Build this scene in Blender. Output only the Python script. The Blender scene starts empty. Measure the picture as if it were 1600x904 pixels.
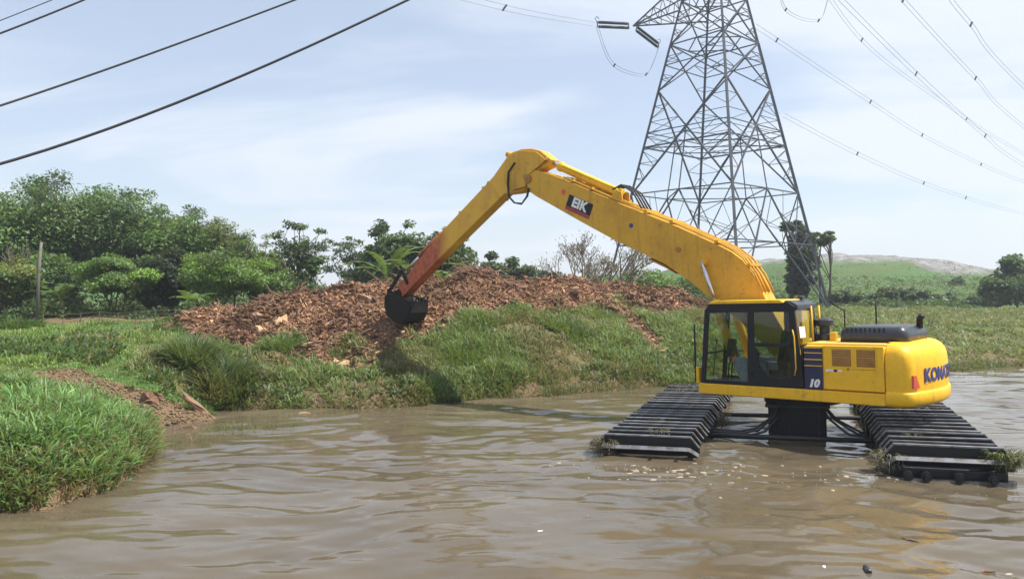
import bpy, bmesh, math, random
import numpy as np
from mathutils import Vector, Matrix, Quaternion

R = math.radians
scene = bpy.context.scene
col = scene.collection
RNG = np.random.default_rng(7)
random.seed(7)

# ------------------------------------------------------------------ camera, sky, sun, exposure
CAM_H = 3.0                      # eye height above the water
FOCAL = 1200.0                   # focal length in units of a 1600 wide picture
cd = bpy.data.cameras.new('camera')
cd.sensor_width = 36.0
cd.lens = 36.0 * FOCAL / 1600.0
cd.clip_end = 6000.0
cd.clip_start = 0.05
cam = bpy.data.objects.new('camera', cd)
col.objects.link(cam)
cam.location = (0, 0, CAM_H)
cam.rotation_euler = (R(90.0 + 0.14), 0, 0)
scene.camera = cam

SUN_TO = Vector((0.62, -0.05, 1.0)).normalized()      # direction towards the sun
SUN_EL = math.asin(SUN_TO.z)
SUN_AZ = math.atan2(SUN_TO.x, SUN_TO.y)               # clockwise from +Y
sd = bpy.data.lights.new('sun', 'SUN')
sd.energy = 5.0
sd.angle = R(0.53)
sd.color = (1.0, 0.95, 0.87)
sun = bpy.data.objects.new('sun', sd)
col.objects.link(sun)
sun.rotation_euler = SUN_TO.to_track_quat('Z', 'Y').to_euler()
sun.location = (30, -10, 60)

world = bpy.data.worlds.new('World')
scene.world = world
world.use_nodes = True
wn, wl = world.node_tree.nodes, world.node_tree.links
wn.clear()
w_out = wn.new('ShaderNodeOutputWorld')
w_bg = wn.new('ShaderNodeBackground')
w_bg.inputs['Strength'].default_value = 0.108
w_sky = wn.new('ShaderNodeTexSky')
w_sky.sky_type = 'NISHITA'
w_sky.sun_disc = False
w_sky.sun_elevation = SUN_EL
w_sky.sun_rotation = SUN_AZ
w_sky.air_density = 1.0
w_sky.dust_density = 1.0
w_sky.ozone_density = 1.6
# thin high cloud and haze, spread over the whole sky
w_tc = wn.new('ShaderNodeTexCoord')
w_sep = wn.new('ShaderNodeSeparateXYZ')
wl.new(w_tc.outputs['Generated'], w_sep.inputs[0])
def wmath(op, a, b=None, clamp=False):
    n = wn.new('ShaderNodeMath'); n.operation = op; n.use_clamp = clamp
    for i, v in enumerate((a, b)):
        if v is None: continue
        if isinstance(v, (int, float)): n.inputs[i].default_value = v
        else: wl.new(v, n.inputs[i])
    return n.outputs[0]
zc = wmath('ADD', wmath('MAXIMUM', w_sep.outputs[2], 0.0), 0.16)
cx = wmath('DIVIDE', w_sep.outputs[0], zc)
cy = wmath('DIVIDE', w_sep.outputs[1], zc)
w_cmb = wn.new('ShaderNodeCombineXYZ')
wl.new(cx, w_cmb.inputs[0]); wl.new(cy, w_cmb.inputs[1])
w_map = wn.new('ShaderNodeMapping')
w_map.inputs['Scale'].default_value = (0.55, 1.0, 1.0)
w_map.inputs['Rotation'].default_value = (0, 0, R(24))
w_map.inputs['Location'].default_value = (1.7, 0.6, 0.0)
wl.new(w_cmb.outputs[0], w_map.inputs[0])
w_noise = wn.new('ShaderNodeTexNoise')
w_noise.inputs['Scale'].default_value = 0.95
w_noise.inputs['Detail'].default_value = 6.0
w_noise.inputs['Roughness'].default_value = 0.52
w_noise.inputs['Distortion'].default_value = 0.5
wl.new(w_map.outputs[0], w_noise.inputs['Vector'])
w_ramp = wn.new('ShaderNodeMapRange')
w_ramp.interpolation_type = 'SMOOTHSTEP'
w_ramp.inputs['From Min'].default_value = 0.43
w_ramp.inputs['From Max'].default_value = 0.61
w_ramp.inputs['To Min'].default_value = 0.37
w_ramp.inputs['To Max'].default_value = 0.95
wl.new(w_noise.outputs['Fac'], w_ramp.inputs['Value'])
w_mix = wn.new('ShaderNodeMix'); w_mix.data_type = 'RGBA'
w_low = wmath('MULTIPLY', wmath('POWER', wmath('SUBTRACT', 1.0, wmath('MAXIMUM', w_sep.outputs[2], 0.0)), 7.0), 0.85)
wl.new(wmath('MAXIMUM', w_ramp.outputs[0], w_low), w_mix.inputs['Factor'])
wl.new(w_sky.outputs[0], w_mix.inputs['A'])
w_mix.inputs['B'].default_value = (5.4, 5.8, 6.5, 1)
wl.new(w_mix.outputs['Result'], w_bg.inputs['Color'])
wl.new(w_bg.outputs[0], w_out.inputs['Surface'])

scene.view_settings.view_transform = 'Standard'
scene.view_settings.look = 'None'
scene.view_settings.gamma = 1.0
scene.view_settings.use_curve_mapping = False
scene.view_settings.exposure = 0.62
scene.render.engine = 'CYCLES'
scene.cycles.use_denoising = True
scene.cycles.max_bounces = 8
scene.cycles.transparent_max_bounces = 16

# ------------------------------------------------------------------ helpers: materials
def new_mat(name):
    m = bpy.data.materials.new(name); m.use_nodes = True
    nt = m.node_tree; nt.nodes.clear()
    out = nt.nodes.new('ShaderNodeOutputMaterial')
    p = nt.nodes.new('ShaderNodeBsdfPrincipled')
    nt.links.new(p.outputs[0], out.inputs['Surface'])
    return m, nt, p, out

def nd(nt, kind, **kw):
    n = nt.nodes.new(kind)
    for k, v in kw.items():
        if k in n.inputs.keys(): n.inputs[k].default_value = v
        else: setattr(n, k, v)
    return n

def noise(nt, scale, detail=5, rough=0.55, coord='Object', dist=0.0, vec=None):
    if vec is None:
        tc = nd(nt, 'ShaderNodeTexCoord'); vec = tc.outputs[coord]
    n = nd(nt, 'ShaderNodeTexNoise')
    n.inputs['Scale'].default_value = scale; n.inputs['Detail'].default_value = detail
    n.inputs['Roughness'].default_value = rough; n.inputs['Distortion'].default_value = dist
    nt.links.new(vec, n.inputs['Vector'])
    return n.outputs['Fac']

def ramp(nt, fac, a, b, lo=0.0, hi=1.0):
    m = nd(nt, 'ShaderNodeMapRange'); m.interpolation_type = 'SMOOTHSTEP'
    for k, v in (('From Min', a), ('From Max', b), ('To Min', lo), ('To Max', hi)): m.inputs[k].default_value = v
    nt.links.new(fac, m.inputs['Value'])
    return m.outputs[0]

def mixc(nt, fac, a, b, blend='MIX'):
    m = nd(nt, 'ShaderNodeMix'); m.data_type = 'RGBA'; m.blend_type = blend
    for k, v in (('Factor', fac), ('A', a), ('B', b)):
        s = [i for i in m.inputs if i.name == k and (i.type == 'RGBA' or k == 'Factor')][0]
        if isinstance(v, (tuple, list)): s.default_value = (*v[:3], 1)
        elif isinstance(v, (int, float)): s.default_value = v
        else: nt.links.new(v, s)
    return m.outputs['Result']

def bump(nt, p, height, strength, dist=0.02):
    b = nd(nt, 'ShaderNodeBump'); b.inputs['Strength'].default_value = strength; b.inputs['Distance'].default_value = dist
    nt.links.new(height, b.inputs['Height']); nt.links.new(b.outputs[0], p.inputs['Normal'])

def paint(name, c, c2=None, rough=0.4, metal=0.0, scale=3.0, lo=0.45, hi=0.75, bmp=0.0, coat=0.0, grime=0.0):
    """weathered paint or metal: colour c with patches and specks of c2"""
    m, nt, p, _ = new_mat(name)
    c2 = c2 or tuple(v * 0.6 for v in c)
    n1 = noise(nt, scale, 8, 0.62)
    n2 = noise(nt, scale * 9, 4, 0.6)
    f = ramp(nt, n1, lo, hi)
    base = mixc(nt, f, c, c2)
    base = mixc(nt, ramp(nt, n2, 0.35, 0.7, 0.0, 0.25), base, c2)
    if grime:                       # run-down streaks and splashes of dried mud
        tc = nd(nt, 'ShaderNodeTexCoord'); mp = nd(nt, 'ShaderNodeMapping'); mp.inputs['Scale'].default_value = (7, 7, .7)
        nt.links.new(tc.outputs['Object'], mp.inputs[0])
        st = noise(nt, 1.0, 6, .65, vec=mp.outputs[0]); sl = noise(nt, 4.5, 9, .72)
        base = mixc(nt, ramp(nt, st, .50, .72, 0, grime * .6), base, (0.20, 0.115, 0.035))
        base = mixc(nt, ramp(nt, sl, .585, .66, 0, grime * .8), base, (0.17, 0.12, 0.075))
        p.inputs['Specular IOR Level'].default_value = 0.35
    nt.links.new(base, p.inputs['Base Color'])
    nt.links.new(ramp(nt, n1, 0.3, 0.7, rough * 0.85, min(1, rough * 1.35)), p.inputs['Roughness'])
    p.inputs['Metallic'].default_value = metal
    if coat: p.inputs['Coat Weight'].default_value = coat
    if bmp: bump(nt, p, n2, bmp)
    return m

def attr_mat(name, rough=0.7, trans=0.0, spec=0.3):
    """colour from the mesh attribute 'col'; a share of the light passes through thin leaves"""
    m, nt, p, out = new_mat(name)
    a = nd(nt, 'ShaderNodeAttribute'); a.attribute_name = 'col'
    nt.links.new(a.outputs['Color'], p.inputs['Base Color'])
    p.inputs['Roughness'].default_value = rough
    p.inputs['Specular IOR Level'].default_value = spec
    if trans:
        t = nd(nt, 'ShaderNodeBsdfTranslucent')
        tc = mixc(nt, 0.35, a.outputs['Color'], (0.30, 0.34, 0.03))
        nt.links.new(tc, t.inputs['Color'])
        mx = nd(nt, 'ShaderNodeMixShader'); mx.inputs[0].default_value = trans
        nt.links.new(p.outputs[0], mx.inputs[1]); nt.links.new(t.outputs[0], mx.inputs[2])
        nt.links.new(mx.outputs[0], out.inputs['Surface'])
    return m

M = {}
YEL = (0.84, 0.475, 0.012); YEL2 = (0.60, 0.32, 0.025)
M['yellow'] = paint('yellow_paint', YEL, YEL2, 0.46, scale=1.6, lo=0.5, hi=0.85, grime=.5)
M['yellow_boom'] = paint('yellow_boom_paint', (0.64, 0.345, 0.024), (0.42, 0.215, 0.036), 0.55, scale=1.3, lo=0.45, hi=0.85, bmp=0.05, grime=.7)
M['yellow_top'] = paint('yellow_dusty', (0.72, 0.42, 0.05), (0.5, 0.33, 0.12), 0.6, scale=3)
M['black'] = paint('black_paint', (0.007, 0.0075, 0.009), (0.016, 0.016, 0.017), 0.5, scale=4)
M['hood'] = paint('hood_black', (0.02, 0.024, 0.032), (0.05, 0.055, 0.06), 0.35, scale=4)
M['track'] = paint('track_steel', (0.009, 0.010, 0.013), (0.028, 0.022, 0.016), 0.42, 0.2, scale=5, lo=0.5, hi=0.8, bmp=0.15)
M['slat_glint'] = paint('slat_edge_glint', (0.24, 0.25, 0.27), (0.085, 0.065, 0.045), 0.4, 0.4, scale=4, lo=0.42, hi=0.66)  # pale slat top: sky highlight put into the colour
M['bucket'] = paint('muddy_black_steel', (0.010, 0.009, 0.008), (0.035, 0.025, 0.018), 0.8, scale=4, bmp=0.3)
M['mud'] = paint('dried_mud', (0.035, 0.027, 0.02), (0.11, 0.078, 0.05), 0.8, scale=5, bmp=0.5)
M['navy'] = paint('navy_decal', (0.012, 0.014, 0.06), (0.012, 0.014, 0.05), 0.4)
M['kom'] = paint('dark_blue_lettering', (0.03, 0.03, 0.17), (0.05, 0.05, 0.16), 0.45, scale=12)
M['white'] = paint('white_decal', (0.78, 0.78, 0.78), (0.55, 0.53, 0.5), 0.5, scale=14)
M['red'] = paint('red_decal', (0.34, 0.035, 0.03), (0.2, 0.03, 0.03), 0.5, scale=6)
M['redlens'] = paint('red_lens', (0.62, 0.09, 0.035), (0.5, 0.07, 0.03), 0.3)
M['chrome'] = paint('chrome_rod', (0.62, 0.62, 0.64), (0.4, 0.4, 0.42), 0.22, 0.9)
M['rubber'] = paint('rubber_hose', (0.014, 0.014, 0.015), (0.03, 0.028, 0.025), 0.55, scale=8)
M['louvre'] = paint('brown_louvre', (0.36, 0.17, 0.025), (0.24, 0.11, 0.02), 0.6, scale=6)
M['seat'] = paint('grey_seat', (0.19, 0.21, 0.25), (0.12, 0.13, 0.16), 0.85, scale=8)
M['steel'] = paint('galvanised_steel', (0.085, 0.095, 0.115), (0.055, 0.06, 0.07), 0.6, 0.2, scale=2)
M['cable'] = paint('black_cable', (0.012, 0.012, 0.014), (0.02, 0.02, 0.02), 0.55)
M['conductor'] = paint('aluminium_conductor', (0.30, 0.31, 0.33), (0.22, 0.23, 0.24), 0.5, 0.4)
M['insulator'] = paint('dark_insulator', (0.03, 0.035, 0.05), (0.05, 0.055, 0.07), 0.35)
M['pole'] = paint('weathered_pole', (0.15, 0.14, 0.13), (0.09, 0.08, 0.07), 0.85, scale=4)
M['bamboo'] = paint('dry_bamboo', (0.16, 0.13, 0.085), (0.09, 0.07, 0.05), 0.8, scale=6)
M['bark'] = paint('bark', (0.11, 0.085, 0.06), (0.055, 0.043, 0.032), 0.9, scale=3, bmp=0.4)
M['pale_bark'] = paint('pale_bark', (0.21, 0.175, 0.14), (0.12, 0.10, 0.08), 0.9, scale=3, bmp=0.3)
M['banana_stem'] = paint('banana_stem', (0.17, 0.19, 0.06), (0.16, 0.11, 0.05), 0.7, scale=3)
M['pale_wood'] = paint('pale_fresh_wood', (0.50, 0.34, 0.19), (0.33, 0.20, 0.10), 0.85, scale=3, bmp=0.4)
M['root'] = paint('brown_root', (0.20, 0.11, 0.065), (0.12, 0.066, 0.042), 0.9, scale=4, bmp=0.5)
M['pale_root'] = paint('pale_root', (0.30, 0.185, 0.11), (0.19, 0.11, 0.065), 0.9, scale=4, bmp=0.5)
M['foam'] = paint('foam_fleck', (0.40, 0.34, 0.25), (0.24, 0.19, 0.12), 0.8, scale=9)
M['plastic'] = paint('pale_plastic', (0.6, 0.62, 0.63), (0.45, 0.45, 0.44), 0.4)
M['bucket'].node_tree.nodes['Principled BSDF'].inputs['Specular IOR Level'].default_value = 0.2
M['black'].node_tree.nodes['Principled BSDF'].inputs['Specular IOR Level'].default_value = 0.3
M['grass'] = attr_mat('grass_blade', 0.5, 0.42, 0.4)
M['leaf'] = attr_mat('tree_leaf', 0.5, 0.34, 0.4)
M['chips'] = attr_mat('wood_debris', 0.9, 0.0, 0.15)

# arm: yellow paint above, rust red primer towards the bucket (its true paint)
m, nt, p, _ = new_mat('arm_paint')
tc = nd(nt, 'ShaderNodeTexCoord'); sx = nd(nt, 'ShaderNodeSeparateXYZ'); nt.links.new(tc.outputs['Object'], sx.inputs[0])
nn = noise(nt, 1.8, 6, 0.6)
ad = nd(nt, 'ShaderNodeMath'); ad.operation = 'MULTIPLY_ADD'; ad.inputs[1].default_value = 1.3
nt.links.new(nn, ad.inputs[0]); nt.links.new(sx.outputs[0], ad.inputs[2])
b1 = mixc(nt, ramp(nt, nn, 0.45, 0.8), (0.68, 0.36, 0.020), (0.44, 0.22, 0.035))
b2 = mixc(nt, ramp(nt, noise(nt, 6, 6), 0.4, 0.7), (0.44, 0.085, 0.022), (0.22, 0.045, 0.022))
nt.links.new(mixc(nt, ramp(nt, ad.outputs[0], 11.0, 12.1), b1, b2), p.inputs['Base Color'])
p.inputs['Roughness'].default_value = 0.5
M['arm'] = m

# cab glass
m = bpy.data.materials.new('cab_glass'); m.use_nodes = True; nt = m.node_tree; nt.nodes.clear()
o_ = nd(nt, 'ShaderNodeOutputMaterial'); tr = nd(nt, 'ShaderNodeBsdfTransparent'); gl = nd(nt, 'ShaderNodeBsdfGlossy')
tr.inputs[0].default_value = (0.86, 0.91, 0.88, 1); gl.inputs['Roughness'].default_value = 0.02
lw = nd(nt, 'ShaderNodeLayerWeight'); pw = nd(nt, 'ShaderNodeMath'); pw.operation = 'POWER'; pw.inputs[1].default_value = 5.0
nt.links.new(lw.outputs['Facing'], pw.inputs[0])
fr = nd(nt, 'ShaderNodeMath'); fr.operation = 'MULTIPLY_ADD'; fr.inputs[1].default_value = .9; fr.inputs[2].default_value = .035
nt.links.new(pw.outputs[0], fr.inputs[0])
mx = nd(nt, 'ShaderNodeMixShader')
nt.links.new(fr.outputs[0], mx.inputs[0]); nt.links.new(tr.outputs[0], mx.inputs[1]); nt.links.new(gl.outputs[0], mx.inputs[2])
nt.links.new(mx.outputs[0], o_.inputs[0])
M['glass'] = m
M['reflect_tint'] = m.copy(); M['reflect_tint'].name = 'reflect_tinted_glass'
[q for q in M['reflect_tint'].node_tree.nodes if q.type == 'BSDF_TRANSPARENT'][0].inputs[0].default_value = (0.72, 0.77, 0.74, 1)  # darker tint painted in for the dark reflection on the rear side panes

# ------------------------------------------------------------------ helpers: meshes and objects
def tag(o, label=None, cat=None, group=None, kind=None):
    if label: o['label'] = label
    if cat: o['category'] = cat
    if group: o['group'] = group
    if kind or cat: o['kind'] = kind or 'thing'
    return o

def link(name, me, mat=None, parent=None):
    o = bpy.data.objects.new(name, me)
    col.objects.link(o)
    if mat is not None and me is not None and not me.materials:
        me.materials.append(M[mat] if isinstance(mat, str) else mat)
    if parent is not None: o.parent = parent
    return o

def empty(name, loc=(0, 0, 0), rz=0.0):
    o = bpy.data.objects.new(name, None)
    col.objects.link(o); o.location = loc; o.rotation_euler = (0, 0, rz)
    o.empty_display_size = 0.3
    return o

class MB:
    """collects plain solids, then links them as one mesh"""
    def __init__(s): s.v = []; s.f = []
    def add(s, vs, fs):
        k = len(s.v); s.v += [tuple(v) for v in vs]; s.f += [tuple(i + k for i in f) for f in fs]; return s
    def box(s, x0, x1, y0, y1, z0, z1):
        vs = [(x, y, z) for z in (z0, z1) for x, y in ((x0, y0), (x1, y0), (x1, y1), (x0, y1))]
        return s.add(vs, [(3, 2, 1, 0), (4, 5, 6, 7), (0, 1, 5, 4), (1, 2, 6, 5), (2, 3, 7, 6), (3, 0, 4, 7)])
    def prism(s, prof, y0, y1):
        """side profile of (x, z) points drawn out from y0 to y1"""
        n = len(prof)
        a = sum(prof[i][0] * prof[(i + 1) % n][1] - prof[(i + 1) % n][0] * prof[i][1] for i in range(n))
        if a < 0: prof = prof[::-1]
        vs = [(x, y0, z) for x, z in prof] + [(x, y1, z) for x, z in prof]
        fs = [tuple(range(n)), tuple(range(2 * n - 1, n - 1, -1))]
        fs += [(i, i + n, (i + 1) % n + n, (i + 1) % n) for i in range(n)]
        return s.add(vs, fs)
    def bar(s, a, b, w, h=None, up=(0, 0, 1)):
        """square bar from a to b"""
        h = h or w; a = Vector(a); b = Vector(b); d = (b - a).normalized(); up = Vector(up)
        if abs(d.dot(up)) > 0.98: up = Vector((1, 0, 0))
        sx = d.cross(up).normalized() * w * 0.5; sz = sx.cross(d).normalized() * h * 0.5
        vs = [p + i * sx + j * sz for p in (a, b) for i, j in ((-1, -1), (1, -1), (1, 1), (-1, 1))]
        return s.add(vs, [(0, 1, 2, 3), (7, 6, 5, 4), (0, 4, 5, 1), (1, 5, 6, 2), (2, 6, 7, 3), (3, 7, 4, 0)])
    def tube(s, pts, rad, n=8, caps=True):
        pts = [Vector(p) for p in pts]
        rad = rad if isinstance(rad, (list, tuple)) else [rad] * len(pts)
        base = len(s.v); u = None
        for i, p in enumerate(pts):
            d = (pts[min(i + 1, len(pts) - 1)] - pts[max(i - 1, 0)]).normalized()
            if u is None:
                u = d.cross(Vector((0, 0, 1)) if abs(d.z) < 0.9 else Vector((1, 0, 0))).normalized()
            else:
                u = (u - d * u.dot(d)).normalized()
            w = d.cross(u)
            for k in range(n):
                a = 2 * math.pi * k / n
                s.v.append(tuple(p + (u * math.cos(a) + w * math.sin(a)) * rad[i]))
        for i in range(len(pts) - 1):
            for k in range(n):
                k2 = (k + 1) % n
                s.f.append((base + i * n + k, base + i * n + k2, base + (i + 1) * n + k2, base + (i + 1) * n + k))
        if caps:
            s.f.append(tuple(base + k for k in range(n - 1, -1, -1)))
            s.f.append(tuple(base + (len(pts) - 1) * n + k for k in range(n)))
        return s
    def loft(s, rings):
        """closed rings of equal length, capped at both ends"""
        n = len(rings[0]); base = len(s.v)
        for r in rings: s.v += [tuple(p) for p in r]
        for i in range(len(rings) - 1):
            for k in range(n):
                k2 = (k + 1) % n
                s.f.append((base + i * n + k, base + i * n + k2, base + (i + 1) * n + k2, base + (i + 1) * n + k))
        s.f.append(tuple(base + k for k in range(n - 1, -1, -1)))
        s.f.append(tuple(base + (len(rings) - 1) * n + k for k in range(n)))
        return s
    def mesh(s, name, smooth=False):
        me = bpy.data.meshes.new(name); me.from_pydata(s.v, [], s.f); me.update()
        if smooth:
            me.polygons.foreach_set('use_smooth', [True] * len(me.polygons))
        return me
    def build(s, name, mat, parent=None, bevel=0.0, smooth=False, seg=2):
        o = link(name, s.mesh(name, smooth or bevel > 0), mat, parent)
        if bevel:
            b = o.modifiers.new('bevel', 'BEVEL'); b.width = bevel; b.segments = seg; b.limit_method = 'ANGLE'; b.angle_limit = R(35)
            b.harden_normals = True
        elif smooth:
            for e in o.data.edges: pass
        return o

def np_mesh(name, V, polys, colr=None):
    """mesh from arrays; polys: list of (n, k) index arrays; colr: colour per vertex"""
    me = bpy.data.meshes.new(name)
    V = np.asarray(V, np.float32)
    me.vertices.add(len(V)); me.vertices.foreach_set('co', V.ravel())
    loops = np.concatenate([p.ravel() for p in polys]).astype(np.int32)
    tot = np.concatenate([np.full(len(p), p.shape[1], np.int32) for p in polys])
    start = np.concatenate([[0], np.cumsum(tot)[:-1]]).astype(np.int32)
    me.loops.add(len(loops)); me.loops.foreach_set('vertex_index', loops)
    me.polygons.add(len(tot)); me.polygons.foreach_set('loop_start', start)
    try: me.polygons.foreach_set('loop_total', tot)
    except Exception: pass
    me.update(calc_edges=True)
    if colr is not None:
        a = me.color_attributes.new('col', 'FLOAT_COLOR', 'POINT')
        c = np.ones((len(V), 4), np.float32); c[:, :3] = colr
        a.data.foreach_set('color', c.ravel())
    me.validate()
    return me

def unit(a): return a / np.maximum(np.linalg.norm(a, axis=-1, keepdims=True), 1e-9)

def vnoise(x, y, seed=0):
    """smooth lattice noise in 0..1"""
    x = np.asarray(x, float); y = np.asarray(y, float)
    xi = np.floor(x).astype(np.int64); yi = np.floor(y).astype(np.int64)
    fx = x - xi; fy = y - yi; fx = fx * fx * (3 - 2 * fx); fy = fy * fy * (3 - 2 * fy)
    def h(a, b):
        n = (a * 374761393 + b * 668265263 + seed * 1442695041) & 0x7fffffff
        n = ((n ^ (n >> 13)) * 1274126177) & 0x7fffffff
        return ((n ^ (n >> 16)) & 0xffff) / 65535.0
    return (h(xi, yi) * (1 - fx) + h(xi + 1, yi) * fx) * (1 - fy) + (h(xi, yi + 1) * (1 - fx) + h(xi + 1, yi + 1) * fx) * fy
def fbm(x, y, oct=4, seed=0):
    s = 0; a = 0.5; t = 0
    for i in range(oct):
        s = s + a * vnoise(x * 2 ** i, y * 2 ** i, seed + i * 17); t += a; a *= 0.5
    return s / t

def spot(px, D):
    """where a thing seen in column px of the survey picture stands, D metres out"""
    return (px - 800.0) / FOCAL * D
def height(py, D):
    return CAM_H + (455.0 - py) / FOCAL * D
# ------------------------------------------------------------------ the ground: surveyed points, smoothly joined
WATERLINE = [(-12.0, 5.0), (-9.0, 7.5), (-7.8, 9.6), (-7.15, 10.4), (-6.4, 10.8), (-6.15, 11.6), (-6.3, 13.0), (-6.85, 14.6), (-7.6, 16.2), (-8.0, 16.9),
             (-7.5, 17.35), (-7.0, 17.75), (-7.1, 18.4), (-7.6, 19.3), (-6.6, 19.5), (-4.9, 19.7), (-3.6, 19.9), (-2.5, 20.2), (-1.24, 21.2), (0.55, 21.9), (2.9, 23.2),
             (5.06, 24.4), (7.3, 25.3), (11.0, 26.7), (16.5, 28.9), (20.9, 31.2), (30.0, 35.0), (60.0, 44.0), (140.0, 60.0)]
CTRL = [(x, y, 0.0) for x, y in WATERLINE]
WL = np.array(WATERLINE)
for i in range(len(WL)):                       # river bed beside every shore point, low bank on the other side
    d = WL[min(i + 1, len(WL) - 1)] - WL[max(i - 1, 0)]; d = d / np.linalg.norm(d)
    n = np.array([-d[1], d[0]])                # towards the land
    q = WL[i] - n * 0.9; CTRL.append((q[0], q[1], -0.55))
    up = 0.42 if i < 8 else (0.12 if i < 12 else (0.45 if i < 19 else 0.30))
    if i not in (9, 10, 11, 12): q = WL[i] + n * 0.5; CTRL.append((q[0], q[1], up))
CTRL += [(-8.2, 17.5, .42), (-9.3, 18.0, .62), (-10.8, 18.7, .95), (-12.0, 19.2, 1.1)]
# grassy point on the left, and the field behind it
CTRL += [(-8.0, 12.0, .60), (-7.6, 13.4, .56), (-8.0, 15.0, .52), (-9.5, 15.2, .66), (-9.5, 12.5, .72), (-10, 10.5, .72), (-12, 15, .85), (-14, 18, 1.1),
         (-9.0, 20.2, 1.2), (-8.6, 21.8, 1.25), (-12, 22, 1.35), (-20, 22, 1.3), (-16, 30, 1.3), (-25, 31, 1.3), (-10, 25, 1.4), (-14, 26, 1.35), (-30, 20, 1.3), (-14, 9, .95),
         (-19.5, 36, 1.9), (-26, 36, 1.7), (-14, 36, 2.0)]
def sp(px, py, D): return (spot(px, D), D, height(py, D))
for a in [(240, 530, 29), (330, 490, 28), (430, 470, 29), (540, 457, 29.5), (640, 449, 30), (720, 440, 31), (770, 438, 32), (850, 449, 32), (950, 453, 33), (1050, 464, 35), (1100, 470, 36),
          (330, 560, 22), (450, 560, 23), (530, 560, 23.3), (620, 514, 25.3), (620, 575, 22.5), (720, 500, 26), (720, 580, 22.8), (850, 530, 25.5), (850, 480, 28.5), (1000, 540, 27), (1000, 492, 31), (430, 512, 26),
          (1300, 500, 44), (1450, 503, 46), (1600, 508, 46), (1500, 540, 35), (1590, 543, 36), (1550, 512, 41), (1400, 545, 33), (1200, 520, 33), (1200, 490, 42),
          (1250, 474, 80), (1350, 472, 85), (1350, 440, 112), (1380, 412, 145), (1390, 401, 168), (1500, 410, 165), (1480, 442, 118), (1545, 425, 155), (1575, 446, 150), (1620, 456, 150),
          (1200, 412, 150), (1100, 427, 150), (1000, 440, 140), (900, 448, 130), (1200, 442, 105), (1300, 398, 165), (1450, 402, 168)]:
    CTRL.append(sp(*a))
CTRL += [(-9, 38, 1.5), (-2, 40, 1.7), (6, 43, 1.7), (-14, 42, 1.5), (-25, 45, 1.5), (-60, 60, 1.5), (-60, 25, 1.4), (0, 70, 1.6), (15, 60, 1.8), (40, 60, 1.5), (60, 85, 1.6),
         (-150, 150, 1.5), (0, 260, 4), (80, 260, 6), (200, 120, 1.5), (250, 300, 2), (-200, 400, 2), (100, 600, 2), (-100, 900, 2), (600, 900, 2), (-900, 900, 2), (0, 1600, 2),
         (0, 12, -1.2), (0, 6, -1.2), (10, 10, -1.3), (15, 20, -1.2), (6, 17, -1.2), (25, 22, -1.2), (40, 26, -1.2), (30, 10, -1.3), (70, 30, -1.2), (0, -5, -1.2), (40, -5, -1.2), (0, 17, -1.0), (-4, 15, -1.0), (-20, -5, -.5), (140, 35, -1.2)]
CTRL += [(-3.6, 23.7, 1.25), (-3.3, 22.2, .62), (-4.5, 22.0, .66), (-2.4, 22.2, .6), (-3.3, 21.2, .36)]
CTRL = np.array(CTRL)
_P = CTRL[:, :2]
_A = np.linalg.norm(_P[:, None] - _P[None], axis=2)
_n = len(_P)
_K = np.zeros((_n + 1, _n + 1)); _K[:_n, :_n] = -np.sqrt(_A ** 2 + 0.02); _K[:_n, _n] = 1; _K[_n, :_n] = 1
_W = np.linalg.lstsq(_K, np.concatenate([CTRL[:, 2], [0]]), rcond=None)[0]

def inside(poly, x, y):
    x = np.asarray(x); y = np.asarray(y); r = np.zeros(x.shape, bool); n = len(poly)
    for i in range(n):
        x1, y1 = poly[i]; x2, y2 = poly[(i + 1) % n]
        c = ((y1 > y) != (y2 > y)) & (x < (x2 - x1) * (y - y1) / (y2 - y1 + 1e-12) + x1)
        r ^= c
    return r

MOUND = [(-14.0, 29.5), (-11.5, 26.0), (-9.2, 23.3), (-6.4, 21.9), (-4.3, 22.3), (-3.4, 24.2), (-1.8, 25.6), (1.0, 27.6), (4.4, 30.6), (8.5, 33.2), (11.0, 36), (9.5, 39), (0, 40), (-6, 37), (-12, 34)]
SCAR = [(3.9, 30.8), (5.0, 31.0), (5.6, 28.2), (5.2, 26.4), (4.7, 26.4), (4.5, 28.4)]                 # bare gully down the bank
COVE = [(-7.0, 17.1), (-8.2, 16.8), (-10.2, 17.7), (-11.6, 18.6), (-10.8, 19.1), (-9.2, 18.5), (-7.6, 18.3), (-6.8, 18.0)]
YARD = [(-40, 33.6), (-12.5, 32.8), (-11, 40), (-40, 40)]
def wob(x, y, k=0.8):
    return x + (fbm(x * .7, y * .7, 3, 3) - .5) * 2 * k, y + (fbm(x * .7, y * .7, 3, 9) - .5) * 2 * k
def is_debris(x, y):
    a, b = wob(np.asarray(x, float), np.asarray(y, float), 1.1)
    return inside(MOUND, a, b)
def is_bare(x, y):
    x = np.asarray(x, float); y = np.asarray(y, float)
    a, b = wob(x, y, 0.45)
    return inside(SCAR, a, b) | inside(COVE, a, b) | inside(YARD, x, y)

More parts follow.
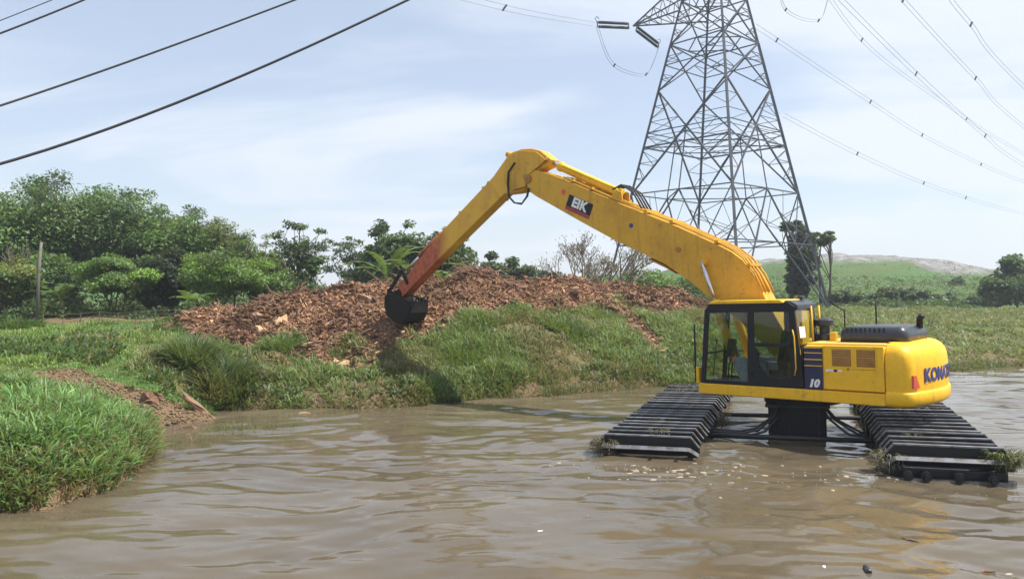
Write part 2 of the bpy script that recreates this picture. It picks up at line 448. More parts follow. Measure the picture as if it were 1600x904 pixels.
def ground(x, y):
    x = np.atleast_1d(np.asarray(x, float)); y = np.atleast_1d(np.asarray(y, float))
    z = np.empty(len(x))
    for i in range(0, len(x), 40000):
        d = np.sqrt((x[i:i+40000, None] - _P[None, :, 0]) ** 2 + (y[i:i+40000, None] - _P[None, :, 1]) ** 2 + 0.02)
        z[i:i+40000] = -d @ _W[:_n] + _W[_n]
    land = np.clip(z / 0.5, 0, 1)
    far = np.clip((y - 60) / 60, 0, 1)
    z = z + (fbm(x * .9, y * .9, 4, 1) - .5) * (.30 + 0.0 * far) * land + (fbm(x * .12, y * .12, 4, 5) - .5) * 2.2 * far * land
    bank = np.clip((z - .1) / .4, 0, 1) * ((y > 19.3) & (y < 62) & (x > -9)); z = z + bank * (fbm(x * .75, y * .75, 3, 13) - .48) * .34
    mnd = is_debris(x, y)
    z = z + mnd * ((fbm(x * .8, y * .8, 4, 31) - .5) * 1.0 + (fbm(x * 2.4, y * 2.4, 3, 33) - .5) * .55)
    z = z + far * land * (fbm(x * .22, y * .22, 3, 15) - .5) * 1.6
    return z
def gz(x, y): return float(ground([x], [y])[0])

def axis(parts):
    out = [parts[0][0]]
    for a, b, st0, st1 in parts:
        x = a
        while x < b - 1e-6:
            t = (x - a) / (b - a); x = min(b, x + st0 + (st1 - st0) * t); out.append(x)
    return np.array(out)
gx = axis([(-420, -60, 80, 12), (-60, -16, 4, .22), (-16, 14, .17, .17), (14, 28, .2, .4), (28, 90, .5, 3), (90, 460, 5, 60)])
gy = axis([(2, 9, .8, .25), (9, 34, .17, .17), (34, 50, .25, .5), (50, 180, .8, 3.5), (180, 460, 6, 40)])
GX, GY = np.meshgrid(gx, gy)
xs, ys = GX.ravel(), GY.ravel()
zs = ground(xs, ys)
nx, ny = len(gx), len(gy)
idx = np.arange(nx * ny).reshape(ny, nx)
quads = np.stack([idx[:-1, :-1].ravel(), idx[:-1, 1:].ravel(), idx[1:, 1:].ravel(), idx[1:, :-1].ravel()], 1)
# what the surface is: debris (red), bare earth (green channel = 0) or turf, tipped waste (blue)
dumpz = zs + (fbm(xs * .03, ys * .03, 4, 77) - .5) * 5
maskc = np.zeros((len(xs), 3))
maskc[:, 0] = is_debris(xs, ys)
bankside = (ys > 19.2) & (ys < 62) & (xs > -9.3)
maskc[:, 1] = (1.0 - np.maximum(is_bare(xs, ys), zs < 0.3)) * np.where(bankside, .25 + .4 * (ys > 34), 1.0)
maskc[:, 2] = np.clip((dumpz - 8.5) / .8, 0, 1) * (ys > 90)
dump2 = (ys > 120) & (xs > 82) & (xs < 108)
maskc[:, 2] = np.maximum(maskc[:, 2], dump2 * np.clip((dumpz - 5.4) / .8, 0, 1))
gme = np_mesh('ground', np.stack([xs, ys, zs], 1), [quads], maskc)
gme.polygons.foreach_set('use_smooth', [True] * len(gme.polygons))
m, nt, p, _ = new_mat('ground_soil')
a = nd(nt, 'ShaderNodeAttribute'); a.attribute_name = 'col'
sp_ = nd(nt, 'ShaderNodeSeparateColor'); nt.links.new(a.outputs['Color'], sp_.inputs[0])
n1 = noise(nt, 1.3, 8, 0.65); n2 = noise(nt, 9, 8, 0.7); n3 = noise(nt, 0.09, 6, 0.6)
soil = mixc(nt, ramp(nt, n1, .35, .7), (0.17, 0.115, 0.066), (0.10, 0.078, 0.042))
soil = mixc(nt, ramp(nt, n2, .45, .75, 0, .6), soil, (0.22, 0.155, 0.09))
turf = mixc(nt, ramp(nt, n1, .35, .68), (0.055, 0.105, 0.026), (0.10, 0.125, 0.042))
turf = mixc(nt, ramp(nt, n3, .42, .60), turf, (0.058, 0.125, 0.032))
turf = mixc(nt, ramp(nt, noise(nt, .045, 7, .7), .52, .66, 0, .5), turf, (0.12, 0.12, 0.055))
deb = mixc(nt, ramp(nt, n2, .35, .7), (0.13, 0.07, 0.043), (0.25, 0.145, 0.088))
waste = mixc(nt, ramp(nt, noise(nt, .5, 10, .8), .4, .65), (0.12, 0.12, 0.115), (0.30, 0.295, 0.285))
c = mixc(nt, sp_.outputs[1], soil, turf)
c = mixc(nt, sp_.outputs[0], c, deb)
c = mixc(nt, sp_.outputs[2], c, waste)
nt.links.new(c, p.inputs['Base Color']); p.inputs['Roughness'].default_value = 0.95; p.inputs['Specular IOR Level'].default_value = 0.15
bump(nt, p, n2, 0.6, 0.06)
ground_obj = link('ground', gme, m); tag(ground_obj, kind='structure')

# ------------------------------------------------------------------ the river
wx = axis([(-60, -10, 6, .25), (-10, 14, .085, .085), (14, 26, .09, .3), (26, 160, .4, 10)])
wy = axis([(-8, 5, 1.0, .3), (5, 14, .052, .064), (14, 24, .07, .12), (24, 36, .15, .4), (36, 70, .6, 3)])
GX, GY = np.meshgrid(wx, wy); X, Y = GX.ravel(), GY.ravel()
def wave(X, Y):
    z = np.zeros_like(X)
    qx = X + (fbm(X * .35, Y * .35, 3, 51) - .5) * 3.0; qy = Y + (fbm(X * .35, Y * .35, 3, 52) - .5) * 2.2
    for k, (ang, lam, amp, ph) in enumerate([(80, 1.9, .0125, 0), (104, 1.25, .0092, 1.7), (62, .85, .0060, .4), (118, .62, .0036, 2.2), (93, .43, .0030, 3.0), (40, 2.7, .008, 1.1), (70, .33, .0024, .9), (112, .27, .0018, 4.1)]):
        d = (math.cos(R(ang)), math.sin(R(ang)))
        s = np.sin((qx * d[0] + qy * d[1]) * 2 * math.pi / lam + ph)
        z += amp * (np.abs(s) ** 1.0 * np.sign(s) * .8 + .2 * np.sin(2 * ((qx * d[0] + qy * d[1]) * 2 * math.pi / lam + ph)))
    z *= 0.42 + 1.25 * fbm(X * .22, Y * .22, 3, 61)
    # rings spreading from the machine's two floats
    for (ox, oy) in ((2.2, 13.4), (6.8, 12.0), (5.6, 15.2)):
        r = np.hypot(X - ox, Y - oy); z += .011 * np.sin(r * 2 * math.pi / .8 + fbm(X, Y, 2, 71) * 5) * np.exp(-((r - 1.3) / 1.8) ** 2)
    z += (fbm(X * 4, Y * 7.5, 3, 81) - .5) * .016 * np.clip(fbm(X * .3, Y * .3, 2, 83) * 2 - .45, .1, 1)
    return z * np.clip((70 - Y) / 20, 0, 1)
Z = wave(X, Y)
nx, ny = len(wx), len(wy)
idx = np.arange(nx * ny).reshape(ny, nx)
quads = np.stack([idx[:-1, :-1].ravel(), idx[:-1, 1:].ravel(), idx[1:, 1:].ravel(), idx[1:, :-1].ravel()], 1)
wme = np_mesh('river_water', np.stack([X, Y, Z], 1), [quads])
wme.polygons.foreach_set('use_smooth', [True] * len(wme.polygons))
m, nt, p, _ = new_mat('muddy_water')
n1 = noise(nt, .35, 5, .6); tcw = nd(nt, 'ShaderNodeTexCoord'); mpw = nd(nt, 'ShaderNodeMapping'); mpw.inputs['Scale'].default_value = (1.0, 2.3, 1.0); nt.links.new(tcw.outputs['Object'], mpw.inputs[0]); n2 = noise(nt, 7, 5, .6, dist=.6, vec=mpw.outputs[0])
c = mixc(nt, ramp(nt, n1, .35, .7), (0.092, 0.073, 0.046), (0.122, 0.100, 0.067))
nt.links.new(c, p.inputs['Base Color'])
p.inputs['Roughness'].default_value = 0.03; p.inputs['IOR'].default_value = 1.333; p.inputs['Specular IOR Level'].default_value = 0.5
bump(nt, p, n2, 0.045, 0.03)
water = link('river_water', wme, m); tag(water, kind='structure')
# ------------------------------------------------------------------ the amphibious excavator (x forward, y left, z up from the water)
EX = empty('amphibious_excavator')
view = Vector((.355, .935, 0)).normalized()
EX.matrix_world = Matrix.Translation((6.22, 16.4, 0)) @ Matrix.Rotation(R(-1.5), 4, view) @ Matrix.Rotation(R(138), 4, 'Z')
tag(EX, 'yellow long-reach amphibious excavator floating on two black tracked pontoons', 'excavator')

def text_mesh(s, size, extrude=0.004, offset=0.0, shear=0.0, spacing=1.0):
    c = bpy.data.curves.new('lettering', 'FONT'); c.body = s; c.size = size; c.extrude = extrude; c.offset = offset; c.shear = shear
    c.space_character = spacing; c.align_x = 'CENTER'; c.align_y = 'CENTER'; c.resolution_u = 3
    o = bpy.data.objects.new('lettering', c); col.objects.link(o)
    bpy.context.view_layer.update()
    me = bpy.data.meshes.new_from_object(o.evaluated_get(bpy.context.evaluated_depsgraph_get()))
    bpy.data.objects.remove(o); bpy.data.curves.remove(c)
    return me
def text_on_side(name, s, size, mat, parent, x, y, z, tilt=0.0, **kw):
    """lettering standing on a left-hand (+y) face; reads towards the machine's tail"""
    me = text_mesh(s, size, **kw)
    o = link(name, me, mat, parent)
    o.matrix_local = Matrix.Translation((x, y, z)) @ Matrix.Rotation(tilt, 4, 'Y') @ Matrix(((-1, 0, 0, 0), (0, 0, 1, 0), (0, 1, 0, 0), (0, 0, 0, 1)))
    return o

# --- swing column, cross beams
cu = MB()
cu.tube([(0, 0, .66), (0, 0, .88)], .78, 24)
SW = cu.build('swing_ring', 'black', EX, smooth=False)
cb = MB(); cb.loft([[(x * k, y * k, z) for x, y in ((-.55, -.40), (.55, -.40), (.55, .64), (-.55, .64))] for z, k in ((-.7, 1.0), (.10, 1.0), (.5, 1.0), (.67, .98))])
PED = cb.build('pedestal', 'black', EX, bevel=.03); PED.rotation_euler = (0, 0, R(-68.1))
for xx, yy in [(-.57, q) for q in (-.3, .0, .28, .54)] + [(q, y_) for q in (-.4, .4) for y_ in (-.42, .66)]:
    g = MB(); g.box(xx - .03, xx + .03, yy - .03, yy + .03, -.3, .60); g.build('stiffener', 'black', PED, bevel=.008)
g = MB(); g.box(-.66, .66, -.52, .74, .60, .655); g.build('flange', 'track', PED, bevel=.01)
for i, off in enumerate((-1.55, 1.25)):
    b = MB(); b.tube([(off, -1.2, .14), (off, 1.86, .14)], .05, 12); o = b.build('cross_tube', 'track', EX, smooth=True); o.rotation_euler = (0, 0, R(-68.1))
b = MB(); b.box(-.5, .5, -1.2, 1.86, -.55, -.04); o = b.build('cross_beam', 'track', EX, bevel=.02); o.rotation_euler = (0, 0, R(-68.1))
for k, (dx, dy, s) in enumerate(((-.42, .5, 1), (-.3, .58, 1), (-.15, .62, 1), (-.42, -.5, -1), (-.3, -.58, -1), (-.15, -.62, -1))):
    h = MB(); h.tube([(-.72, dy * .75, .60), (-.80 + dx * .2, dy * 1.0, .42), (-.84 + dx * .5, dy * 1.5, .16 + .02 * k), (-.9 + dx * .5, dy * (2.0 if s > 0 else 1.7), .10 + .02 * k), (-.8 + dx, s * (1.84 if s > 0 else 1.18), .16)], .024, 8)
    o = h.build('hose', 'rubber', EX, smooth=True); o.rotation_euler = (0, 0, R(-68.1))
    if k % 2: o.parent = EX

# --- pontoons with their track slats
PL0, PL1, PW = -3.85, 4.55, 0.90
def slat_mesh():
    """tall dark web across the float with a pale flange on top, sky glint in its colour, both bent down at the ends"""
    s = MB(); w = PW
    def run(x0, x1, prof):
        n = len(prof)
        vs = [(x0, y, z) for y, z in prof] + [(x1, y, z) for y, z in prof]
        s.add(vs, [tuple(range(n - 1, -1, -1)), tuple(range(n, 2 * n))] + [(i, (i + 1) % n, (i + 1) % n + n, i + n) for i in range(n)])
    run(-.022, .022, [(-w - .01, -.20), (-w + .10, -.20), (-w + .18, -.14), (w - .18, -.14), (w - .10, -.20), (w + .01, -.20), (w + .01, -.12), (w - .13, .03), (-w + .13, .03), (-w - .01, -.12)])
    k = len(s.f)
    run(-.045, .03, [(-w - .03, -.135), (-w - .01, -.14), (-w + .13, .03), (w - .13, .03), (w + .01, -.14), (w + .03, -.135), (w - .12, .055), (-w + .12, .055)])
    me = s.mesh('track_slat'); me.materials.append(M['track']); me.materials.append(M['slat_glint'])
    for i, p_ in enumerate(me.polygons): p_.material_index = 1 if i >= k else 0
    return me
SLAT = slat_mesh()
LUG = MB(); LUG.tube([(-.07, 0, 0), (.10, 0, 0)], .075, 10); LUG.tube([(.10, 0, 0), (.15, 0, 0)], .045, 8); LUG = LUG.mesh('track_lug'); LUG.materials.append(M['track'])
def pontoon(off, label, muddy, fwd):
    h = MB()
    top = .20
    prof = [(PL0 + .15, top), (PL0 - .02, top - .12), (PL0 - .02, -.25), (PL0 + .9, -1.15), (PL1 - .9, -1.15), (PL1 + .02, -.25), (PL1 + .02, top - .12), (PL1 - .15, top)]
    h.prism(prof, -PW + .08, PW - .08)
    P = h.build('pontoon', 'mud' if muddy else 'track', EX, bevel=.02)
    P.matrix_local = Matrix.Rotation(R(-68.1), 4, 'Z') @ Matrix.Translation((fwd, off, 0))
    tag(P, label)
    nsl = 21
    for i in range(nsl):
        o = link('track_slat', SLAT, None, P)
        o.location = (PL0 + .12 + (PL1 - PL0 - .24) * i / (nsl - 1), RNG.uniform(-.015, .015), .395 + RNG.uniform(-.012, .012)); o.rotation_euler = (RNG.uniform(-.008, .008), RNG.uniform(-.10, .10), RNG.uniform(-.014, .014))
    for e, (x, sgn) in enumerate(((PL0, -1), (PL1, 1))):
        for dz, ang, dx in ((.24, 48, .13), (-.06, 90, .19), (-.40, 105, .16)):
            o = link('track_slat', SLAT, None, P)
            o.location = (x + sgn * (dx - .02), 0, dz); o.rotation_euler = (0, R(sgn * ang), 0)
    for y in (-.5, 0, .5):
        b = MB(); b.box(PL0 + .1, PL1 - .1, y - .05, y + .05, top + .003, .25); b.build('chain_rail', 'track', P)
    for y in (-.56, -.1, .36, .62):
        o = link('track_lug', LUG, None, P); o.location = (PL0 - .22, y, .02); o.rotation_euler = (0, 0, math.pi)
    for s in (-1, 1):
        for x in np.linspace(PL0 + .6, PL1 - .6, 7):
            b = MB(); b.box(x - .06, x + .06, s * (PW - .08), s * (PW - .02), -.3, .18); b.build('hull_rib', 'track', P, bevel=.01)
    return P
PR = pontoon(-2.14, None, False, .28)
PLf = pontoon(2.70, None, True, .22)

# --- revolving frame and body
b = MB(); b.prism([(1.68, .86), (1.72, .92), (1.72, 1.09), (-2.055, 1.09), (-2.055, .86)], -1.35, 1.35)
b.build('deck_skirt', 'yellow', EX, bevel=.025)
b = MB(); b.box(-2.05, -.575, -1.33, 1.325, 1.09, 1.95)
HS = b.build('engine_housing', 'yellow', EX, bevel=.05)
b = MB(); b.box(-2.03, -.58, -1.2, 1.2, 1.945, 1.985); b.build('deck_plate', 'yellow_top', HS, bevel=.015)
# panels of the left side
b = MB(); b.box(-2.045, -.955, 1.325, 1.352, 1.115, 1.95); ED = b.build('engine_door', 'yellow', EX, bevel=.012)
for x0, x1 in ((-1.47, -1.12), (-1.90, -1.57)):
    b = MB(); b.box(x0, x1, 1.352, 1.356, 1.565, 1.885); V_ = b.build('louvre_panel', 'louvre', ED)
    for i in range(7):
        z = 1.60 + i * .041 + (.02 if i > 3 else 0)
        b = MB(); b.add([(x0 + .015, 1.356, z), (x1 - .015, 1.356, z), (x1 - .015, 1.372, z - .008), (x0 + .015, 1.372, z - .008), (x0 + .015, 1.356, z + .024), (x1 - .015, 1.356, z + .024)],
                        [(0, 1, 2, 3), (3, 2, 5, 4), (0, 3, 4), (1, 5, 2)])
        o = b.build('louvre_slat', 'louvre', ED)
b = MB(); b.box(-.935, -.585, 1.325, 1.353, 1.10, 1.93); NP = b.build('side_panel', 'navy', EX, bevel=.008); tag(NP, 'dark navy side panel with stripes and white number')
for z0, z1 in ((1.795, 1.812), (1.665, 1.685), (1.545, 1.562), (1.895, 1.93)):
    b = MB(); b.box(-.93, -.59, 1.353, 1.357, z0, z1); b.build('stripe', 'yellow', NP)
text_on_side('number', '10', .20, 'white', NP, -.76, 1.356, 1.21, extrude=.003, offset=.012, shear=.25)
for x0, x1, z0, z1, mt in ((-1.14, -1.00, 1.455, 1.50, 'white'), (-1.21, -1.15, 1.455, 1.50, 'black'), (-1.30, -1.225, 1.46, 1.495, 'white'), (-1.90, -1.47, 1.508, 1.518, 'louvre'), (-1.44, -1.39, 1.49, 1.535, 'louvre')):
    b = MB(); b.box(x0, x1, 1.352, 1.3555, z0, z1); b.build('sticker', mt, ED)
b = MB(); b.box(-2.0, -.99, 1.352, 1.362, 1.128, 1.14); b.build('door_trim', 'yellow', ED)
# right-hand tank and tool box, seen through the cab
b = MB(); b.box(-.56, .72, -1.34, -.50, 1.09, 1.93); b.build('fuel_tank', 'yellow', EX, bevel=.04)
b = MB(); b.box(.74, 1.66, -1.34, -.55, 1.09, 1.22); b.build('tool_box', 'yellow', EX, bevel=.03)
b = MB(); b.box(-.02, .26, -.46, -.05, 1.09, 2.62); b.build('valve_box', 'yellow', EX, bevel=.03)
for s in (-.38, .38):
    b = MB(); b.prism([(-.42, 1.09), (.75, 1.09), (.62, 1.45), (.25, 1.75), (-.05, 1.75), (-.42, 1.45)], s - .03, s + .03); b.build('boom_bracket', 'yellow', EX, bevel=.01)

# counterweight
def rear(y): return 2.555 + .20 * (1 - (y / 1.1) ** 2)          # gentle bulge of the tail
def cw_plan(ins):
    pts = [(-2.06, 1.35), (-2.28, 1.35), (-2.40, 1.335), (-2.48, 1.285), (-2.53, 1.20)]
    for y in np.linspace(1.10, -1.10, 15): pts.append((-rear(y), y))
    pts += [(x, -y) for x, y in pts[4::-1]]
    return [(x + (ins if x < -2.1 else 0) * min(1, (-x - 2.06) / .35), y * (1 - ins / 1.35)) for x, y in pts]
c = MB()
rings = []
for z, ins in ((.84, .10), (.88, .03), (.92, .0), (1.09, .0), (1.115, .012), (1.13, .035), (1.15, .035), (1.20, .03), (1.55, .03), (1.74, .045), (1.84, .075), (1.92, .125), (1.97, .19), (2.0, .29), (2.01, .42)):
    rings.append([(x, y, z) for x, y in cw_plan(ins)])
c.loft(rings)
CW = c.build('counterweight', 'yellow', EX, smooth=True)
c_ = CW.modifiers.new('edge', 'EDGE_SPLIT'); c_.split_angle = R(50)
# big letters wrapped round the tail
me = text_mesh('KOMATSU', .335, extrude=.004, offset=.013, spacing=1.06)
co = np.empty(len(me.vertices) * 3); me.vertices.foreach_get('co', co); co = co.reshape(-1, 3)
w = co[:, 0].max() - co[:, 0].min(); s = 1.55 / w
yy = .10 - (co[:, 0] - (co[:, 0].max() + co[:, 0].min()) / 2) * s
rr = rear(yy) - .03 + .006 + co[:, 2]
new = np.stack([-rr, yy, 1.40 + co[:, 1]], 1)
me.vertices.foreach_set('co', new.ravel()); me.update()
link('lettering', me, 'kom', CW)
b = MB()
lens = [(1.22, 1.20), (1.22, 1.43), (1.15, 1.43), (1.06, 1.20)]
def wrap(y, z, o): return (-(rear(y) - .03 + o), y, z)
b.loft([[wrap(y, z, -.02) for y, z in lens], [wrap(y, z, .03) for y, z in lens]]); b.build('tail_light', 'redlens', CW)
# engine cover, exhaust, air pre-cleaner, rails
def rbox(x0, x1, y0, y1, z0, z1, rc, rt):
    rg = []
    for z, ins in ((z0, 0), (z1 - rt, .015), (z1 - rt * .5, .03 + rt * .15), (z1 - rt * .15, .03 + rt * .45), (z1, .03 + rt)):
        ring = []
        for cx, cy, a0 in ((x1 - rc, y1 - rc, 0), (x0 + rc, y1 - rc, 90), (x0 + rc, y0 + rc, 180), (x1 - rc, y0 + rc, 270)):
            for k in range(5):
                a = R(a0 + k * 22.5); ring.append((cx + (rc - ins) * math.cos(a), cy + (rc - ins) * math.sin(a), z))
        rg.append(ring)
    return MB().loft(rg)
HD = rbox(-2.30, -1.04, -.80, .78, 1.985, 2.285, .17, .12).build('engine_cover', 'hood', EX, smooth=True)
for i in range(9):
    b = MB(); x = -1.2 - i * .085; b.box(x - .022, x, .64, .762, 2.16, 2.268); b.build('vent_slot', 'black', HD)
b = MB(); b.tube([(-2.25, -.3, 2.22), (-2.25, -.3, 2.40), (-2.31, -.27, 2.47)], .06, 12); b.build('exhaust_pipe', 'black', EX, smooth=True)
b = MB(); b.tube([(-.62, .30, 1.97), (-.62, .30, 2.12)], .17, 16); b.tube([(-.62, .30, 2.12), (-.62, .30, 2.28)], .10, 16); b.tube([(-.62, .3, 2.26), (-.62, .3, 2.30), (-.62, .3, 2.40), (-.62, .3, 2.44)], [.12, .175, .175, .10], 18)
b.build('air_cleaner', 'hood', EX, smooth=False, bevel=.008)
b = MB(); b.box(-.92, -.80, .42, .54, 1.985, 2.16); b.build('filler_box', 'yellow', EX, bevel=.01)
for y_ in (.62, .2):
    b = MB(); b.tube([(-.50, y_, 1.95), (-.47, y_, 2.70)], .022, 8); b.build('hand_rail', 'yellow', EX, smooth=True)
for (p0, p1, p2) in (((-1.15, -1.28, 1.95), (-1.15, -1.28, 2.45), (-1.15, -1.28, 2.78)), ((-.5, -1.25, 1.95), (-.5, -1.25, 2.55), (-.2, -1.2, 2.75))):
    b = MB(); b.tube([p0, p1, p2], .018, 8); b.build('guard_rail', 'black', EX, smooth=True)
b = MB(); b.box(1.76, 1.785, 1.34, 1.37, 1.1, 2.35); b.build('mirror_stay', 'black', EX)
b = MB(); b.box(1.70, 1.78, 1.18, 1.36, 1.08, 1.42); b.build('corner_step', 'yellow', EX, bevel=.01)

# --- cab
CB = empty('cab'); CB.parent = EX
Yl, Yr = 1.345, .33
def cabx(x, z): return x - (z - 1.1) * (.08 if x > .9 else (-.09 if x < -.3 else 0.0))
def quadbar(pts, y0, y1, name, mat, bevel=.012):
    b = MB(); b.prism(pts, y0, y1); return b.build(name, mat, CB, bevel=bevel)
for ys_, nm in ((Yl, 'left'), (Yr + .05, 'right')):
    y0, y1 = ys_ - .05, ys_
    quadbar([(1.66, 1.1), (1.56, 1.1), (1.42, 2.62), (1.53, 2.66)], y0, y1, 'front_pillar', 'black')
    if nm == 'left':
        quadbar([(.60, 1.1), (.44, 1.1), (.44, 2.7), (.56, 2.7)], y0, y1 + .008, 'door_pillar', 'black')
        quadbar([(.44, 1.90), (-.42, 1.90), (-.42, 1.975), (.44, 1.975)], y0, y1, 'waist_rail', 'black')
        # rounded lower rear window: filled corner
        quadbar([(.44, 1.1), (-.30, 1.1), (-.30, 1.27), (-.02, 1.27), (.2, 1.34), (.33, 1.46), (.38, 1.6), (.33, 1.76), (.44, 1.9)], y0, y1, 'door_panel', 'black', 0)
        quadbar([(1.60, 1.095), (.5, 1.095), (.5, 1.17), (1.60, 1.17)], y0, y1 + .004, 'door_sill', 'black')
        quadbar([(-.57, 1.1), (-.30, 1.1), (-.30, 1.975), (-.30, 2.55), (-.22, 2.66), (-.41, 2.66)], y0, y1, 'rear_pillar', 'black')
    else:
        quadbar([(-.57, 1.1), (-.46, 1.1), (-.34, 2.66), (-.43, 2.66)], y0, y1, 'rear_pillar', 'black')
        quadbar([(.20, 1.2), (.10, 1.2), (.10, 2.66), (.20, 2.66)], y0, y1, 'centre_pillar', 'black')
        quadbar([(1.62, 1.1), (-.5, 1.1), (-.5, 1.18), (1.62, 1.18)], y0, y1, 'side_sill', 'black')
    quadbar([(1.54, 2.60), (-.42, 2.60), (-.42, 2.70), (-.30, 2.79), (1.30, 2.79), (1.47, 2.72)], y0, y1 + .003, 'roof_rail', 'black')
b = MB(); b.prism([(1.50, 2.72), (1.38, 2.80), (-.30, 2.80), (-.42, 2.72)], Yr + .05, Yl - .05); b.build('roof_lining', 'black', CB)
b = MB(); b.prism([(1.46, 2.775), (1.36, 2.82), (1.2, 2.845), (-.12, 2.845), (-.2, 2.795), (-.2, 2.775)], Yr + .03, Yl + .006); b.build('roof_panel', 'yellow', CB, bevel=.012); 
b = MB(); b.prism([(-.205, 2.70), (-.205, 2.83), (-.33, 2.815), (-.47, 2.74), (-.47, 2.64)], Yr + .02, Yl - .03); b.build('roof_rear', 'hood', CB, bevel=.02)
b = MB(); b.box(-.56, 1.64, Yr + .05, Yl - .05, 1.092, 1.13); b.build('cab_floor', 'black', CB)
# rear wall: lower black panel, upper window with a white notice
b = MB(); b.prism([(-.56, 1.1), (-.535, 1.1), (-.485, 1.75), (-.51, 1.75)], Yr + .05, Yl - .05); b.build('rear_panel', 'black', CB)
for y0 in (Yr + .0, Yl - .12):
    pass
b = MB(); b.prism([(-.505, 1.75), (-.50, 1.75), (-.425, 2.66), (-.43, 2.66)], Yr + .05, Yl - .05); b.build('rear_glass', 'glass', CB)
b = MB(); b.prism([(-.490, 2.08), (-.487, 2.08), (-.467, 2.30), (-.470, 2.30)], .98, 1.26); b.build('notice', 'white', CB)
b = MB(); b.prism([(-.56, 1.62), (-.53, 1.62), (-.505, 1.95), (-.535, 1.95)], Yr + .02, Yl - .02); b.build('rear_rail', 'black', CB)
# panes
def pane(pts, y, nm='window_pane', mt='glass'):
    b = MB(); b.prism(pts, y - .004, y + .002); return b.build(nm, mt, CB)
pane([(1.56, 1.17), (.60, 1.17), (.56, 2.60), (1.43, 2.60)], Yl - .02)
pane([(.44, 1.975), (-.30, 1.975), (-.30, 2.60), (.44, 2.60)], Yl - .02, mt='reflect_tint')
pane([(.38, 1.27), (-.30, 1.27), (-.30, 1.90), (.38, 1.90)], Yl - .02, mt='reflect_tint')
pane([(1.56, 1.18), (.2, 1.18), (.2, 2.60), (1.43, 2.60)], Yr + .03)
pane([(.10, 1.18), (-.46, 1.18), (-.35, 2.60), (.10, 2.60)], Yr + .03)
b = MB(); b.prism([(1.600, 1.15), (1.606, 1.15), (1.486, 2.62), (1.480, 2.62)], Yr + .06, Yl - .06); b.build('windscreen', 'glass', CB)
b = MB(); b.bar((1.56, Yr + .05, 1.72), (1.56, Yl - .05, 1.72), .035); b.bar((1.50, Yr + .05, 2.62), (1.50, Yl - .05, 2.62), .09); b.build('windscreen_bar', 'black', CB)
# inside
b = MB(); b.prism([(.05, 1.40), (.62, 1.42), (.66, 1.50), (.60, 1.55), (.05, 1.53)], .58, 1.10); ST = b.build('seat_cushion', 'seat', CB, bevel=.03)
b = MB(); b.prism([(.10, 1.52), (-.02, 1.52), (-.20, 2.18), (-.12, 2.24), (-.03, 2.2)], .60, 1.08); b.build('seat_back', 'black', CB, bevel=.03)
b = MB(); b.prism([(.02, 1.13), (.62, 1.13), (.56, 1.41), (.06, 1.41)], .62, 1.06); b.build('seat_base', 'black', CB, bevel=.02)
for y0 in (.42, 1.10):
    b = MB(); b.prism([(.22, 1.13), (.80, 1.13), (.98, 1.55), (.92, 1.66), (.25, 1.60)], y0, y0 + .14); b.build('console', 'seat', CB, bevel=.03)
    b = MB(); b.tube([(.86, y0 + .07, 1.60), (.92, y0 + .07, 1.80)], [.03, .02], 8); b.tube([(.92, y0 + .07, 1.80), (.93, y0 + .07, 1.88)], .03, 8); b.build('joystick', 'black', CB, smooth=True)
b = MB(); b.prism([(1.30, 1.60), (1.42, 1.62), (1.36, 2.0), (1.26, 1.98)], .40, .64); b.build('monitor', 'black', CB, bevel=.015)
for y0 in (.74, .90):
    b = MB(); b.tube([(1.25, y0, 1.13), (1.22, y0, 1.45), (1.16, y0, 1.62)], .014, 6); b.build('travel_lever', 'black', CB, smooth=True)
b = MB(); b.box(.90, .99, 1.16, 1.22, 1.56, 1.66); b.build('lever_guard', 'redlens', CB, bevel=.01)

# --- boom
BOOM = [(7.30, 6.42), (7.42, 6.22), (7.32, 5.95), (7.11, 5.80), (5.71, 5.03), (4.53, 4.40), (3.10, 3.72), (2.42, 3.27), (1.88, 2.83), (1.30, 2.42), (.70, 1.85), (.32, 1.38), (.05, 1.40), (-.05, 1.62), (.22, 2.12),
        (.62, 2.82), (.86, 3.34), (1.14, 3.72), (1.40, 3.92), (1.75, 4.11), (2.30, 4.38), (2.88, 4.66), (4.21, 5.24), (6.10, 6.13), (6.60, 6.34), (7.10, 6.50)]
b = MB(); b.prism(BOOM, -.27, .27); BM = b.build('boom', 'yellow_boom', EX, bevel=.018)
# flange strips along the upper edge
up_ = [(.70, 2.98), (.88, 3.37), (1.15, 3.74), (1.42, 3.95), (1.75, 4.13), (2.30, 4.40), (2.88, 4.68), (4.21, 5.26), (6.10, 6.15)]
for yy_ in (-.285, .285, 0.12, -.05):
    b = MB(); b.tube([(x - .02, yy_ * (.93 if abs(yy_) > .2 else 1), z + .03) for x, z in up_], .022 if abs(yy_) > .2 else .03, 6); b.build('hydraulic_pipe', 'yellow_boom', BM, smooth=True)
for x, z in ((1.0, 3.60), (1.75, 4.16), (2.9, 4.72), (3.6, 5.03), (5.2, 5.76), (5.8, 6.03)):
    b = MB(); b.box(x - .05, x + .05, -.29, .29, z - .02, z + .045); b.build('pipe_clamp', 'yellow_boom', BM, bevel=.008)
for s in (-1, 1):
    b = MB(); b.tube([(2.06, s * .26, 3.74), (2.06, s * .44, 3.74)], .11, 16); b.build('pivot_boss', 'yellow_boom', BM)
b = MB(); b.tube([(2.72, .262, 4.05), (2.72, .30, 4.05)], .06, 12); b.build('pin_cap', 'louvre', BM)
# weld patch plates under the boom
b = MB(); b.prism([(3.55, 3.90), (3.10, 3.69), (2.85, 3.52), (2.83, 3.49), (3.10, 3.64), (3.57, 3.86)], -.25, .25); b.build('wear_plate', 'louvre', BM)
